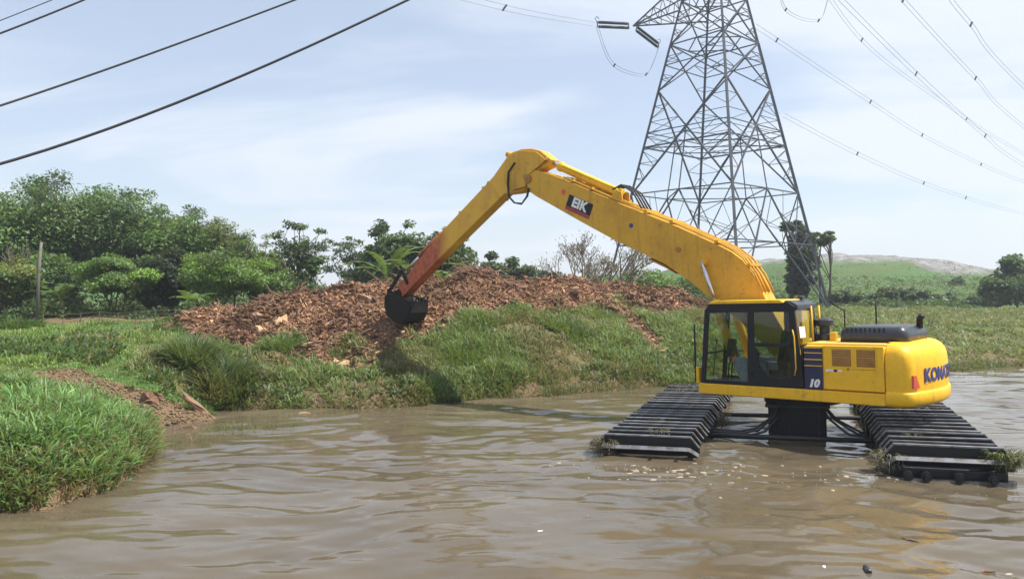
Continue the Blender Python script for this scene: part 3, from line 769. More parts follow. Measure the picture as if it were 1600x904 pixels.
# maker's plate on the boom
e0, e1 = Vector((5.90, 0, 5.70)), Vector((5.14, 0, 5.35)); dx_ = (e1 - e0).normalized(); dn_ = Vector((dx_.z, 0, -dx_.x)); dn_ = dn_ if dn_.z < 0 else -dn_
def bq(u0, u1, v0, v1, y0, y1, nm, mat):
    L = (e1 - e0).length
    pts = [e0 + dx_ * (u * L) + dn_ * (v * .40) for u, v in ((u0, v0), (u1, v0), (u1, v1), (u0, v1))]
    k = MB(); k.prism([(q.x, q.z) for q in pts], y0, y1); return k.build(nm, mat, BM)
bq(0, 1, 0, 1, .272, .276, 'plate_black', 'black')
bq(.0, 1, .76, 1.0, .276, .279, 'plate_red', 'red')
ang = math.atan2(-dx_.z, -dx_.x)
ctr = e0 + dx_ * .5 * (e1 - e0).length + dn_ * .155
text_on_side('lettering', 'EIK', .34, 'white', BM, ctr.x, .280, ctr.z, tilt=-ang, extrude=.003, offset=.016, spacing=1.05)
for (x, z, r_, mt) in ((6.10, 5.78, .08, 'redlens'), (4.02, 4.72, .06, 'kom')):
    b = MB(); b.tube([(x, .268, z), (x, .276, z)], r_, 14); b.build('sticker', mt, BM)

# --- arm
ARM = [(8.16, 7.02), (7.95, 7.12), (7.60, 7.16), (7.25, 7.12), (6.95, 7.02), (6.74, 6.86), (6.56, 6.72), (6.66, 6.56), (6.95, 6.50), (7.20, 6.36), (7.40, 6.10), (7.62, 5.98), (7.95, 5.97), (8.30, 5.98), (10.55, 4.62), (12.40, 3.46),
       (12.88, 3.14), (13.16, 3.10), (13.24, 3.30), (12.85, 3.66), (11.24, 4.93), (8.75, 6.50)]
b = MB(); b.prism(ARM, -.19, .19); AR = b.build('arm', 'arm', EX, bevel=.02)
HEADP = [(8.10, 6.95), (7.60, 7.10), (7.0, 6.98), (6.66, 6.72), (6.95, 6.56), (7.25, 6.42), (7.42, 6.08), (7.95, 6.02), (8.22, 6.3)]
for s in (-1, 1):
    b = MB(); b.prism(HEADP, s * .285 - .015, s * .285 + .015); b.build('head_plate', 'yellow_boom', AR, bevel=.008)
b = MB(); b.tube([(7.32, -.32, 6.28), (7.32, .32, 6.28)], .12, 16); b.tube([(6.74, -.26, 6.74), (6.74, .26, 6.74)], .075, 12); b.build('pivot_pin', 'louvre', AR)
for y_ in (-.1, .1):
    b = MB(); b.tube([(8.10, y_, 7.05), (8.22, y_, 7.12)], .09, 10); b.build('lug', 'yellow_boom', AR, bevel=.01)
b = MB(); b.prism([(8.98, 6.37), (8.90, 6.43), (8.46, 5.88), (8.54, 5.83)], -.202, .202); b.build('weld_band', 'yellow_boom', AR)
b = MB(); b.tube([(11.20, -.12, 5.0), (11.10, 0, 5.1), (11.20, .12, 5.0)], .06, 8); b.tube([(11.24, 0, 5.0), (12.2, 0, 4.42)], .085, 12); b.build('bucket_cylinder', 'arm', AR, smooth=True)
b = MB(); b.tube([(12.2, 0, 4.42), (12.86, 0, 4.0)], .05, 10); b.build('cylinder_rod', 'chrome', AR, smooth=True)
for s in (-.2, .2):
    b = MB(); b.bar((12.86, s, 4.0), (12.60, s, 3.55), .05, .12); b.bar((12.86, s * 1.01, 4.0), (13.55, s * 1.01, 3.32), .056, .12); b.build('bucket_link', 'bucket', AR, bevel=.008)
# hose loop under the joint
for k in range(2):
    h = MB(); y_ = .30 + .04 * k
    h.tube([(7.75, y_, 6.78), (8.0, y_, 6.55), (8.02, y_ + .02, 6.2), (7.98, y_ + .03, 5.85), (7.78, y_ + .03, 5.66), (7.52, y_ + .02, 5.62 - .03 * k), (7.32, y_ + .01, 5.80), (7.28, y_ - .01, 6.02)], .019, 8); h.build('hose', 'rubber', AR, smooth=True)

# --- bucket
BK = [(12.28, 2.98), (12.34, 2.62), (12.52, 2.38), (12.82, 2.27), (13.14, 2.30), (13.42, 2.50), (13.56, 2.82), (13.55, 3.12), (13.42, 3.26), (13.20, 3.22)]
b = MB(); n = len(BK); inn = [(12.84 + (x - 12.84) * .93, 2.86 + (z - 2.86) * .92) for x, z in BK]
b.prism(BK + inn[::-1], -.37, .37)
BU = b.build('bucket', 'bucket', EX)
for s in (-1, 1):
    b = MB(); b.prism(BK + [(12.9, 3.16), (12.5, 3.06)], s * .385 - .015, s * .385 + .015); b.build('side_plate', 'bucket', BU, bevel=.006)
    b = MB(); b.prism([(12.92, 3.05), (13.30, 3.05), (13.62, 3.18), (13.58, 3.42), (13.28, 3.32), (13.02, 3.40), (12.92, 3.28)], s * .22 - .025, s * .22 + .025); b.build('bucket_ear', 'bucket', BU, bevel=.008)
for i in range(5):
    y = -.32 + .16 * i
    b = MB(); b.add([(12.30, y - .05, 2.84), (12.30, y + .05, 2.84), (12.36, y + .05, 2.84), (12.36, y - .05, 2.84), (12.22, y - .02, 3.14), (12.22, y + .02, 3.14)], [(0, 1, 5, 4), (2, 3, 4, 5), (0, 4, 3), (1, 2, 5), (0, 3, 2, 1)])
    b.build('tooth', 'track', BU)
b = MB(); b.loft([[(12.84 + r_ * .42 * math.cos(a), .34 * r_ * math.sin(a), z + .04 * math.sin(3 * a)) for a in np.linspace(0, 2 * math.pi, 14, endpoint=False)] for r_, z in ((.9, 2.7), (1.0, 2.95), (.8, 3.06), (.4, 3.13), (.1, 3.15))])
b.build('mud_load', 'mud', BU, smooth=True)

# --- hydraulic cylinders
b = MB(); b.tube([(6.76, 0, 6.76), (6.30, 0, 6.48)], .065, 12); b.tube([(6.80, -.13, 6.78), (6.80, .13, 6.78)], .10, 12); b.build('arm_cylinder_rod', 'chrome', EX, smooth=True)
b = MB(); b.tube([(6.40, 0, 6.54), (6.34, 0, 6.50), (6.32, 0, 6.49), (4.55, 0, 5.62), (4.45, 0, 5.57)], [.14, .14, .115, .115, .13], 16); AC = b.build('arm_cylinder', 'yellow', EX, smooth=True)
b = MB(); b.tube([(6.25, .11, 6.52), (4.6, .12, 5.74)], .022, 6); b.build('cylinder_pipe', 'yellow', AC, smooth=True)
for s in (-.16, .16):
    b = MB(); b.prism([(4.75, 5.46), (4.30, 5.28), (4.34, 5.60), (4.48, 5.66)], s - .03, s + .03); b.build('cylinder_bracket', 'yellow_boom', AC, bevel=.008)
for k in range(4):
    y_ = -.2 + .12 * k
    b = MB(); b.tube([(4.66, y_ * .6, 5.70), (4.35, y_, 5.78), (4.0, y_ * 1.1, 5.55), (3.75, y_ * 1.2, 5.12)], .022, 6); b.build('hose', 'rubber', AC, smooth=True)
for s in (-1, 1):
    y_ = s * .40
    b = MB(); b.tube([(2.06, y_, 3.74), (1.72, y_, 2.72)], .05, 12); b.build('boom_cylinder_rod', 'chrome', EX, smooth=True)
    b = MB(); b.tube([(1.76, y_, 2.84), (1.73, y_, 2.75), (1.72, y_, 2.73), (1.32, y_, 1.45)], [.115, .115, .095, .095], 14); b.build('boom_cylinder', 'yellow', EX, smooth=True)

# small fittings of the cab
b = MB(); b.box(.66, .80, Yl + .003, Yl + .035, 1.78, 1.82); b.build('door_handle', 'hood', CB, bevel=.006)
b = MB(); b.tube([(-.40, Yl + .03, 1.35), (-.44, Yl + .05, 1.5), (-.42, Yl + .05, 2.1), (-.38, Yl + .03, 2.25)], .013, 6); b.build('grab_handle', 'yellow', CB, smooth=True)
b = MB(); b.tube([(1.60, .9, 1.2), (1.56, .86, 1.6), (1.54, .80, 2.0)], .010, 6); b.build('wiper', 'black', CB, smooth=True)
for z_ in (1.3, 2.2):
    b = MB(); b.tube([(.50, Yl + .012, z_), (.50, Yl + .012, z_ + .10)], .018, 8); b.build('hinge', 'black', CB)
b = MB(); b.prism([(-.18, 2.845), (-.30, 2.845), (-.30, 2.90), (-.20, 2.91)], .45, .62); b.build('work_lamp', 'hood', CB, bevel=.008)

for k in range(2):
    b = MB(); y_ = -.07 + .14 * k; b.tube([(8.30, y_, 6.90), (8.75, y_, 6.56), (11.15, y_, 5.04)], .022, 6); b.build('hydraulic_pipe', 'yellow_boom', AR, smooth=True)
for x_, z_ in ((9.2, 6.24), (10.2, 5.61), (10.9, 5.18)):
    b = MB(); b.box(x_ - .05, x_ + .05, -.13, .13, z_ - .04, z_ + .06); b.build('pipe_clamp', 'yellow_boom', AR, bevel=.006)
# ------------------------------------------------------------------ lattice transmission tower
TC = Vector((15.8, 60.0, 1.6))
TW = empty('lattice_tower', TC)
tag(TW, 'tall grey steel lattice transmission tower behind the excavator boom', 'tower')
BARME = MB().box(-.5, .5, -.5, .5, 0, 1).mesh('bar'); BARME.materials.append(M['steel'])
def strut(name, a, b, w, parent=TW):
    a = Vector(a); b = Vector(b); d = b - a
    o = link(name, BARME, None, parent)
    o.matrix_local = Matrix.Translation(a) @ d.to_track_quat('Z', 'Y').to_matrix().to_4x4() @ Matrix.Diagonal((w * .86, w * .86, d.length, 1))
    return o
ta = R(3.7)
DIRS = [Vector((-math.cos(ta), math.sin(ta), 0)), Vector((-math.sin(ta), -math.cos(ta), 0)), Vector((math.cos(ta), -math.sin(ta), 0)), Vector((math.sin(ta), math.cos(ta), 0))]   # left, near, right, far
def half(z):                      # half diagonal at height z above the footing
    return 8.75 - z * (6.25 / 24.1) if z < 27 else max(1.1, 1.75 - (z - 27) * .05)
def corner(k, z): return DIRS[k % 4] * half(z) + Vector((0, 0, z))
LEV = [0.0, 5.0, 9.0, 12.7, 17.1, 20.7, 24.1, 27.0, 30.5, 34.0, 37.5]
for k in range(4):
    for i in range(len(LEV) - 1):
        strut('leg', corner(k, LEV[i]), corner(k, LEV[i + 1]), .20 if LEV[i] < 20 else .17)
    f_ = MB(); p_ = corner(k, 0); f_.box(p_.x - .6, p_.x + .6, p_.y - .6, p_.y + .6, -1.0, .15); f_.build('footing', 'pole', TW, bevel=.04)
fine = MB()
def lerp(a, b, t): return a + (b - a) * t
for k in range(4):
    A = lambda z: corner(k, z)
    B = lambda z: corner(k + 1, z)
    mid = lambda z: (A(z) + B(z)) / 2
    for z in LEV[1:4] + LEV[5:]:
        strut('horizontal_bar', A(z), B(z), .095)
    # lowest bay: inverted V from the feet to the middle of the second ring
    for S in (A, B):
        strut('diagonal_brace', S(0), mid(9.0), .115)
        for t in (.25, .5, .75):
            q = lerp(S(0), mid(9.0), t)
            fine.bar(q, S(9.0 * t + 1.3), .040); fine.bar(q, S(max(0, 9.0 * t - 1.2)), .040)
        strut('redundant_brace', lerp(S(0), mid(9.0), .5556), S(9.0), .08)
        strut('redundant_brace', lerp(S(5.0), mid(5.0), .5), lerp(S(0), mid(9.0), .82), .07)
        fine.bar(S(5.0), lerp(S(0), mid(9.0), .82), .040)
        fine.bar(lerp(S(9.0), mid(9.0), .5), lerp(S(0), mid(9.0), .75), .040)
    # tall bay: crossing diagonals with secondary lattice
    for (z0, z1) in ((9.0, 17.1), (17.1, 20.7), (20.7, 24.1), (24.1, 27.0), (27.0, 30.5), (30.5, 34.0), (34.0, 37.5)):
        w = .13 if z0 < 17 else .10
        strut('diagonal_brace', A(z0), B(z1), w); strut('diagonal_brace', B(z0), A(z1), w)
        h0, h1 = half(z0), half(z1); tc_ = h0 / (h0 + h1)
        for S, O in ((A, B), (B, A)):
            for t in ((.15, .30, .45) if z0 < 10 else (.25,)):
                q = lerp(S(z0), O(z1), t); zz = z0 + (z1 - z0) * t
                fine.bar(q, S(zz), .040); fine.bar(q, S(zz + (z1 - z0) * .12), .040)
                q2 = lerp(O(z0), S(z1), 1 - t); zz2 = z0 + (z1 - z0) * (1 - t)
                fine.bar(q2, S(zz2), .040); fine.bar(q2, S(zz2 - (z1 - z0) * .12), .040)
            cpt = lerp(A(z0), B(z1), tc_)
            if z0 < 24: strut('redundant_brace', cpt, S(z0 + (z1 - z0) * tc_), .075)
    cpt = lerp(A(9.0), B(17.1), half(9.0) / (half(9.0) + half(17.1)))
    strut('redundant_brace', cpt, mid(9.0), .08)
for z in (5.0, 9.0, 12.7, 20.7, 24.1):       # plan bracing inside the rings
    for k in range(4):
        a_ = (corner(k, z) + corner(k + 1, z)) / 2; b_ = (corner(k + 1, z) + corner(k + 2, z)) / 2
        strut('plan_brace', a_, b_, .08)
for z in (12.7,):
    for k in range(2): strut('plan_brace', corner(k, z), corner(k + 2, z), .08)
fo = fine.build('fine_bracing', 'steel', TW); fo['kind'] = 'stuff'
# cross arms
def cross_arm(tip, z0, z1, kk):
    tip = Vector(tip)
    for z in (z0, z1):
        for k in kk: strut('arm_chord', corner(k, z), tip, .11)
    for t in (.25, .45, .62, .78):
        pts = [lerp(corner(k, z), tip, t) for z in (z0, z1) for k in kk]
        fine_pairs = ((0, 1), (2, 3), (0, 2), (1, 3))
        for i, j in fine_pairs: strut('arm_brace', pts[i], pts[j], .06)
    for t0, t1 in ((0, .25), (.25, .45), (.45, .62), (.62, .78)):
        for k in kk:
            strut('arm_brace', lerp(corner(k, z0), tip, t0), lerp(corner(k, z1), tip, t1), .055)
    return tip
WR = Vector((-.60, -.80, 0))       # arms point across the line
T_L = cross_arm((10.1 - TC.x, 64.0 - TC.y, 25.1 - TC.z), 23.4, 26.2, (0, 3))
T_R = cross_arm((5.9, -4.2, 24.6), 24.1, 26.6, (1, 2))
T_L2 = cross_arm((-5.6, 4.0, 30.2), 29.2, 31.0, (0, 3))
T_R2 = cross_arm((5.9, -4.2, 30.2), 29.2, 31.0, (1, 2))
T_L3 = cross_arm((-4.6, 3.4, 36.8), 35.6, 37.4, (0, 3))
T_R3 = cross_arm((4.8, -3.5, 36.8), 35.6, 37.4, (1, 2))

def pt(px, py, D): return Vector((spot(px, D), D, height(py, D)))
def curve_pts(ctrl, n=10):
    """smooth path through the given points"""
    P = [Vector(c) for c in ctrl]; P = [P[0] * 2 - P[1]] + P + [P[-1] * 2 - P[-2]]; out = []
    for i in range(1, len(P) - 2):
        for s in range(n):
            t = s / n; a, b, c, d = P[i - 1], P[i], P[i + 1], P[i + 2]
            out.append(.5 * ((2 * b) + (c - a) * t + (2 * a - 5 * b + 4 * c - d) * t * t + (3 * b - a - 3 * c + d) * t ** 3))
    out.append(P[-2]); return out
# insulator strings at the left arm tip
def insulator(a, b, label):
    a = Vector(a); b = Vector(b); E_ = empty('insulator_string', a); tag(E_, label, 'insulator', 'insulators at the left arm tip')
    d = b - a; side = d.cross(Vector((0, 0, 1))).normalized(); up2 = side.cross(d).normalized()
    for s in (-.17, .17):
        q = MB(); n_ = 15; pts, rd = [], []
        for i in range(n_):
            t0 = .06 + .88 * i / n_
            for dt, r_ in ((0, .06), (.012, .13), (.04, .115), (.045, .06)): pts.append(d * (t0 + dt) + up2 * s); rd.append(r_)
        q.tube(pts, rd, 10); q.build('disc_string', 'insulator', E_)
    for t in (.03, .97):
        q = MB(); q.bar(d * t - up2 * .26, d * t + up2 * .26, .08); q.build('yoke_plate', 'steel', E_)
    q = MB(); q.tube([d * .97 + up2 * .2, d * 1.02 + up2 * .45, d * .96 + up2 * .62, d * .90 + up2 * .45], .03, 6); q.build('arcing_horn', 'steel', E_)
tipL = TC + T_L
endA = pt(932, 38, 61.5); endB = pt(1030, 72, 66.0)
insulator(tipL + (endA - tipL) * .10, endA, 'left pair of dark insulator strings at the tower arm tip')
insulator(tipL + (endB - tipL) * .10, endB, 'right drooping pair of dark insulator strings at the tower arm tip')

def line_thing(name, ctrl, r_, label, cat, mat='conductor', n=12, sides=6, group=None, twin=0.0, spacers=()):
    pts = curve_pts(ctrl, n)
    if not twin:
        q = MB(); q.tube(pts, r_, sides); o = q.build(name, mat, None, smooth=True); tag(o, label, cat, group); return o
    E_ = empty(name, pts[0]); tag(E_, label, cat, group)
    p0 = pts[0]
    for s in (-1, 1):
        q = MB(); off = Vector((.45, .25, .75)).normalized() * twin * s
        q.tube([p - p0 + off for p in pts], r_, sides); q.build('wire', mat, E_, smooth=True)
    for t in spacers:
        p = pts[int(t * (len(pts) - 1))] - p0; off = Vector((.45, .25, .75)).normalized() * twin
        q = MB(); q.bar(p - off * 1.15, p + off * 1.15, .10); q.build('spacer', 'insulator', E_)
    return E_
cg = 'transmission conductors'
line_thing('conductor_pair', [pt(600, -40, 34), pt(740, 0, 42), pt(835, 22, 49), pt(930, 38, 61.5)], .013, 'twin conductor running up and left from the left insulators', 'wire', twin=.2, group=cg, spacers=(.5,))
line_thing('jumper_loop', [endA, pt(946, 80, 62), pt(960, 102, 62.5), pt(985, 114, 63.5), pt(1010, 116, 65), pt(1022, 95, 65.5), endB], .018, 'jumper loop hanging below the left insulators of the tower', 'wire', twin=.13, spacers=(.34, .68))
line_thing('jumper_loop', [pt(1215, -40, 62), pt(1224, 8, 62), pt(1245, 26, 62.5), pt(1270, 32, 63), pt(1285, 27, 63.5), pt(1296, -10, 64)], .018, 'jumper loop hanging at the top edge right of the tower', 'wire', twin=.13, spacers=(.25, .72))
line_thing('conductor_pair', [pt(1180, 40, 62), pt(1350, 152, 78), pt(1462, 222, 92), pt(1600, 284, 112), pt(1800, 355, 150)], .015, 'twin conductor leaving the tower at upper right, second from the bottom', 'wire', twin=.2, group=cg, spacers=(.06, .28, .47, .66))
line_thing('conductor_pair', [pt(1225, 180, 66), pt(1340, 240, 80), pt(1455, 290, 94), pt(1600, 334, 116), pt(1800, 375, 150)], .015, 'lowest twin conductor right of the tower', 'wire', twin=.2, group=cg, spacers=(.27, .49, .62))
line_thing('conductor_pair', [pt(1270, -40, 60), pt(1355, 70, 74), pt(1460, 150, 88), pt(1600, 240, 110), pt(1800, 340, 150)], .015, 'twin conductor right of the tower, third from the bottom', 'wire', twin=.2, group=cg, spacers=(.24, .62))
line_thing('conductor_pair', [pt(1290, -25, 58), pt(1432, 115, 74), pt(1540, 212, 90), pt(1600, 258, 102), pt(1800, 380, 150)], .017, 'twin conductor right of the tower crossing the thinner one', 'wire', twin=.24, group=cg, spacers=(.25, .5))
line_thing('conductor_pair', [pt(1385, -40, 52), pt(1412, 0, 55), pt(1525, 122, 72), pt(1600, 198, 88), pt(1800, 350, 140)], .015, 'steep twin conductor near the upper right corner', 'wire', twin=.2, group=cg, spacers=(.25, .5))
line_thing('conductor_pair', [pt(1460, -40, 50), pt(1487, 0, 53), pt(1518, 38, 57), pt(1600, 135, 74), pt(1800, 320, 130)], .015, 'outermost twin conductor in the upper right corner', 'wire', twin=.2, group=cg, spacers=(.5,))
# the near service cables, upper left: each hangs in one smooth curve through three surveyed points
def cable(a, b, c, r_, label, t0=-1.8, t1=3.0):
    a, b, c = Vector(a), Vector(b), Vector(c); pts = []
    for i in range(61):
        t = t0 + (t1 - t0) * i / 60
        pts.append(a * ((t - .5) * (t - 1) * 2) + b * (-4 * t * (t - 1)) + c * (2 * t * (t - .5)))
    q = MB(); q.tube(pts, r_, 8); o = q.build('power_cable', 'cable', None, smooth=True); tag(o, label, 'cable', 'service cables')
cable(pt(0, 256, 9.5), pt(312, 146, 11), pt(637, 0, 12.5), .0185, 'lowest and thickest black cable crossing the upper left sky')
cable(pt(0, 165, 9.5), pt(226, 87, 10.75), pt(460, 0, 12), .0150, 'second thick black cable from the bottom in the upper left sky')
cable(pt(0, 52, 9.5), pt(64.5, 26.8, 9.8), pt(130, 0, 10.1), .0125, 'thin black cable near the upper left corner', -5, 8)
cable(pt(0, 32, 9.5), pt(39.5, 16.3, 9.7), pt(80, 0, 9.9), .006, 'thinnest topmost cable at the upper left corner', -8, 12)
# ------------------------------------------------------------------ leaves and blades as arrays
def blades(P, L, W, az, lean, C0, C1, segs=2, curl=1.0):
    """grass blades rooted at P: length L, width W, heading az, lean 0 upright .. 1 flat; C0 root and C1 tip colour"""
    n = len(P); d = np.stack([np.cos(az), np.sin(az), np.zeros(n)], 1); side = np.stack([-np.sin(az), np.cos(az), np.zeros(n)], 1)
    twist = RNG.uniform(-.6, .6, n)[:, None]; side = unit(side * np.cos(twist) + np.array([0, 0, 1.]) * np.sin(twist))
    V = []; K = []
    ts = np.linspace(0, 1, segs + 1)
    p = P.copy(); ang = lean * .5
    for i, t in enumerate(ts):
        wv = (W * (1.0 if i == 0 else (1.05 - .55 * t)))[:, None] * .5
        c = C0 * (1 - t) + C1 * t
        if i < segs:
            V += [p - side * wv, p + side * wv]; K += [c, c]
            ang = lean * (.4 + 1.1 * curl * t)
            step = (L / segs)[:, None] * (d * np.sin(ang * 1.4)[:, None] + np.array([0, 0, 1.]) * np.cos(ang * 1.4)[:, None])
            p = p + step
        else:
            V.append(p); K.append(c)
    m_ = 2 * segs + 1
    V = np.stack(V, 1).reshape(-1, 3); K = np.stack(K, 1).reshape(-1, 3)
    b0 = np.arange(n)[:, None] * m_
    q = [b0 + np.array([2 * i, 2 * i + 1, 2 * i + 3, 2 * i + 2]) for i in range(segs - 1)]
    quads_ = np.concatenate(q) if q else np.zeros((0, 4), int)
    tris_ = b0 + np.array([2 * segs - 2, 2 * segs - 1, 2 * segs])
    return V, [a for a in (quads_, tris_) if len(a)], K

def leaf_quads(P, N, L, W, C, droop=0.3):
    """pointed leaves: centre P, facing N"""
    n = len(P); r_ = RNG.normal(size=(n, 3)); r_[:, 2] -= droop * 1.5
    d = unit(r_ - N * np.sum(r_ * N, 1, keepdims=True)); s = np.cross(N, d)
    L = L[:, None]; W = W[:, None]
    V = np.stack([P - d * L * .5, P + s * W * .5 + N * W * .12, P + d * L * .5, P - s * W * .5 + N * W * .12], 1).reshape(-1, 3)
    F = np.arange(n)[:, None] * 4 + np.arange(4)
    return V, F, np.repeat(C, 4, 0)

def rc(base, n, var=.25, hue=.12):
    """colours scattered about a base colour"""
    c = np.array(base)[None] * (1 + RNG.normal(0, var, n))[:, None].clip(.45, 1.7)
    c = c * (1 + RNG.normal(0, hue, (n, 3)))
    return c.clip(.004, .9)

# ------------------------------------------------------------------ trees
def limb_pts(a, b, sag=.12, n=4):
    a = np.array(a); b = np.array(b); out = []
    j = RNG.normal(0, sag, 3) * np.linalg.norm(b - a)
    for i in range(n + 1):
        t = i / n; out.append(tuple(a * (1 - t) + b * t + j * math.sin(math.pi * t) * .6 + np.array([0, 0, 1]) * .12 * np.linalg.norm(b - a) * math.sin(math.pi * t)))
    return out

def tree(label, px, D, top, hw, color, name='tree', cat='tree', cb=.25, clumps=40, per=150, leaf=(.22, .10), flat=.8, wisps=0, airy=0.0, bark='bark', stems=1, group=None, lean=0.0, clump_r=.30, color2=None, dens_low=.4):
    """px: column where it stands, D metres out, top: picture row of its top, hw: half width of the crown in picture columns"""
    x0 = spot(px, D); zb = gz(x0, D); h = height(top, D) - zb; Rm = hw / FOCAL * D
    E_ = empty(name, (x0, D, zb - .05)); tag(E_, label, cat, group)
    clumps = int(clumps * 1.25); per = int(per * 1.25); leaf = (leaf[0] * 1.1, leaf[1] * 1.2)
    zc0 = h * cb; cz = (h + zc0) / 2; Rz_ = (h - zc0) / 2
    # uneven crown: lumps of foliage set about an egg, radius varying with direction
    u = RNG.normal(size=(clumps, 3)); u = unit(u)
    lump = .78 + .34 * RNG.random(clumps)
    rr = (RNG.random(clumps) ** (.33)) * lump
    cen = u * rr[:, None] * np.array([Rm, Rm * .85, Rz_]) * .86
    cen[:, 2] += cz
    cen[:, 0] += lean * (cen[:, 2] / h)
    crs = (RNG.uniform(.7, 1.35, clumps) * clump_r * min(Rm, Rz_ * 1.3))
    if wisps:
        a = RNG.uniform(0, 2 * math.pi, wisps); e = RNG.uniform(.3, 1.35, wisps)
        wc = np.stack([np.cos(a) * np.cos(e) * Rm, np.sin(a) * np.cos(e) * Rm * .85, np.sin(e) * Rz_], 1) * RNG.uniform(.97, 1.16, wisps)[:, None]; wc[:, 2] += cz
        cen = np.concatenate([cen, wc]); crs = np.concatenate([crs, np.full(wisps, clump_r * .55 * Rm)])
    # trunk and limbs
    t = MB()
    tops = []
    for s in range(stems):
        bx_, by_ = (0, 0) if stems == 1 else RNG.normal(0, .35, 2)
        hx = lean * .5 + (0 if stems == 1 else RNG.normal(0, Rm * .35))
        tr_ = max(.07, h * .022) / math.sqrt(stems)
        pp = [(bx_ + (hx - bx_) * q + RNG.normal(0, .04 * h * .3) * (q > 0), by_ + RNG.normal(0, .03 * h * .3) * (q > 0), q * (zc0 + Rz_ * .9)) for q in (0, .3, .6, 1)]
        t.tube(pp, [tr_ * 1.25, tr_, tr_ * .8, tr_ * .4], 7); tops.append(pp)
    for i in range(len(cen)):
        if i % (2 if airy < .3 else 1) and i < clumps: continue
        pp = tops[i % stems]; f_ = RNG.uniform(.35, 1.0); k = min(int(f_ * 3), 2); g = f_ * 3 - k
        a = np.array(pp[k]) * (1 - g) + np.array(pp[k + 1]) * g
        lp = limb_pts(a, cen[i]); r0 = max(.025, h * .008)
        t.tube(lp, [r0 * (1 - .75 * q / (len(lp) - 1)) for q in range(len(lp))], 5)
    t.build('trunk', bark, E_, smooth=True)
    # foliage
    P, N, C, SZ = [], [], [], []
    for i in range(len(cen)):
        n = int(per * (crs[i] / (clump_r * min(Rm, Rz_ * 1.3))) ** 1.5 * (1 - airy * RNG.random())) if i < clumps else int(per * .35)
        if cen[i, 2] < cz - Rz_ * .3: n = int(n * (dens_low + .3))
        n = max(n, 6)
        g = RNG.normal(size=(n, 3)); g = unit(g) * (RNG.random(n) ** .45)[:, None]
        g *= crs[i] * np.array([1.25, 1.25, flat])
        P.append(cen[i] + g)
        out = unit(cen[i] + g - np.array([lean * .5, 0, cz - Rz_ * .3]))
        N.append(unit(out * .5 + np.array([0, 0, .55]) + RNG.normal(0, .55, (n, 3))))
        base = np.array(color) if (color2 is None or RNG.random() > .48) else np.array(color2)
        C.append(rc(base * RNG.uniform(.6, 1.45), n, .2, .10))
        SZ.append(RNG.uniform(.6, 1.35, n))
    P = np.concatenate(P); N = np.concatenate(N); C = np.concatenate(C); SZ = np.concatenate(SZ)
    V, F, K = leaf_quads(P, N, leaf[0] * SZ, leaf[1] * SZ, C)
    link('crown', np_mesh('crown', V, [F], K), 'leaf', E_)
    return E_

def bare_tree(label, px, D, top, hw, pods=500, name='bare_tree', bark='pale_bark', depth=5, group=None, seed=1):
    rg = random.Random(seed)
    x0 = spot(px, D); zb = gz(x0, D); h = height(top, D) - zb; Rm = hw / FOCAL * D
    E_ = empty(name, (x0, D, zb - .05)); tag(E_, label, 'tree', group)
    t = MB(); tips = []
    def grow(p, d, ln, r_, lv):
        q = [p]; dd = d.copy()
        for i in range(3):
            dd = (dd + Vector((rg.gauss(0, .16), rg.gauss(0, .16), rg.gauss(.03, .10)))).normalized(); q.append(q[-1] + dd * ln / 3)
        t.tube(q, [r_, r_ * .88, r_ * .76, r_ * .64], 5 if lv < 3 else 3, caps=False)
        if lv >= depth: tips.append(q[-1]); tips.append(q[1]); return
        for k in range(rg.choice((2, 3, 3)) if lv else 4):
            a = rg.uniform(0, 2 * math.pi); sp_ = rg.uniform(.45, .95)
            nd_ = (dd + Vector((math.cos(a) * sp_ * Rm / (h * .5), math.sin(a) * sp_ * Rm / (h * .5) * .8, rg.uniform(-.15, .35)))).normalized()
            grow(q[-1] if k else q[2], nd_, ln * rg.uniform(.62, .86), r_ * .62, lv + 1)
    for s in range(3):
        grow(Vector((rg.gauss(0, .25), rg.gauss(0, .25), 0)), Vector((rg.gauss(0, .35), rg.gauss(0, .3), 1)).normalized(), h * .30, .10, 1)
    # fit the drawn crown to the measured height and spread
    va = np.array(t.v); k = h / va[:, 2].max(); kx = Rm / np.percentile(np.abs(va[:, 0]), 98)
    va = va * np.array([kx, kx, k]); t.v = [tuple(q) for q in va]
    t.build('trunk', bark, E_, smooth=True)
    tp = np.array([tuple(q) for q in tips]) * np.array([kx, kx, k])
    P = tp[RNG.integers(0, len(tp), pods)] + RNG.normal(0, .14, (pods, 3)); N = unit(RNG.normal(size=(pods, 3)) * np.array([1, 1, .3]))
    V, F, K = leaf_quads(P, N, RNG.uniform(.10, .24, pods), RNG.uniform(.03, .06, pods), rc((.15, .12, .075), pods), droop=1.5)
    link('crown', np_mesh('crown', V, [F], K), 'leaf', E_)

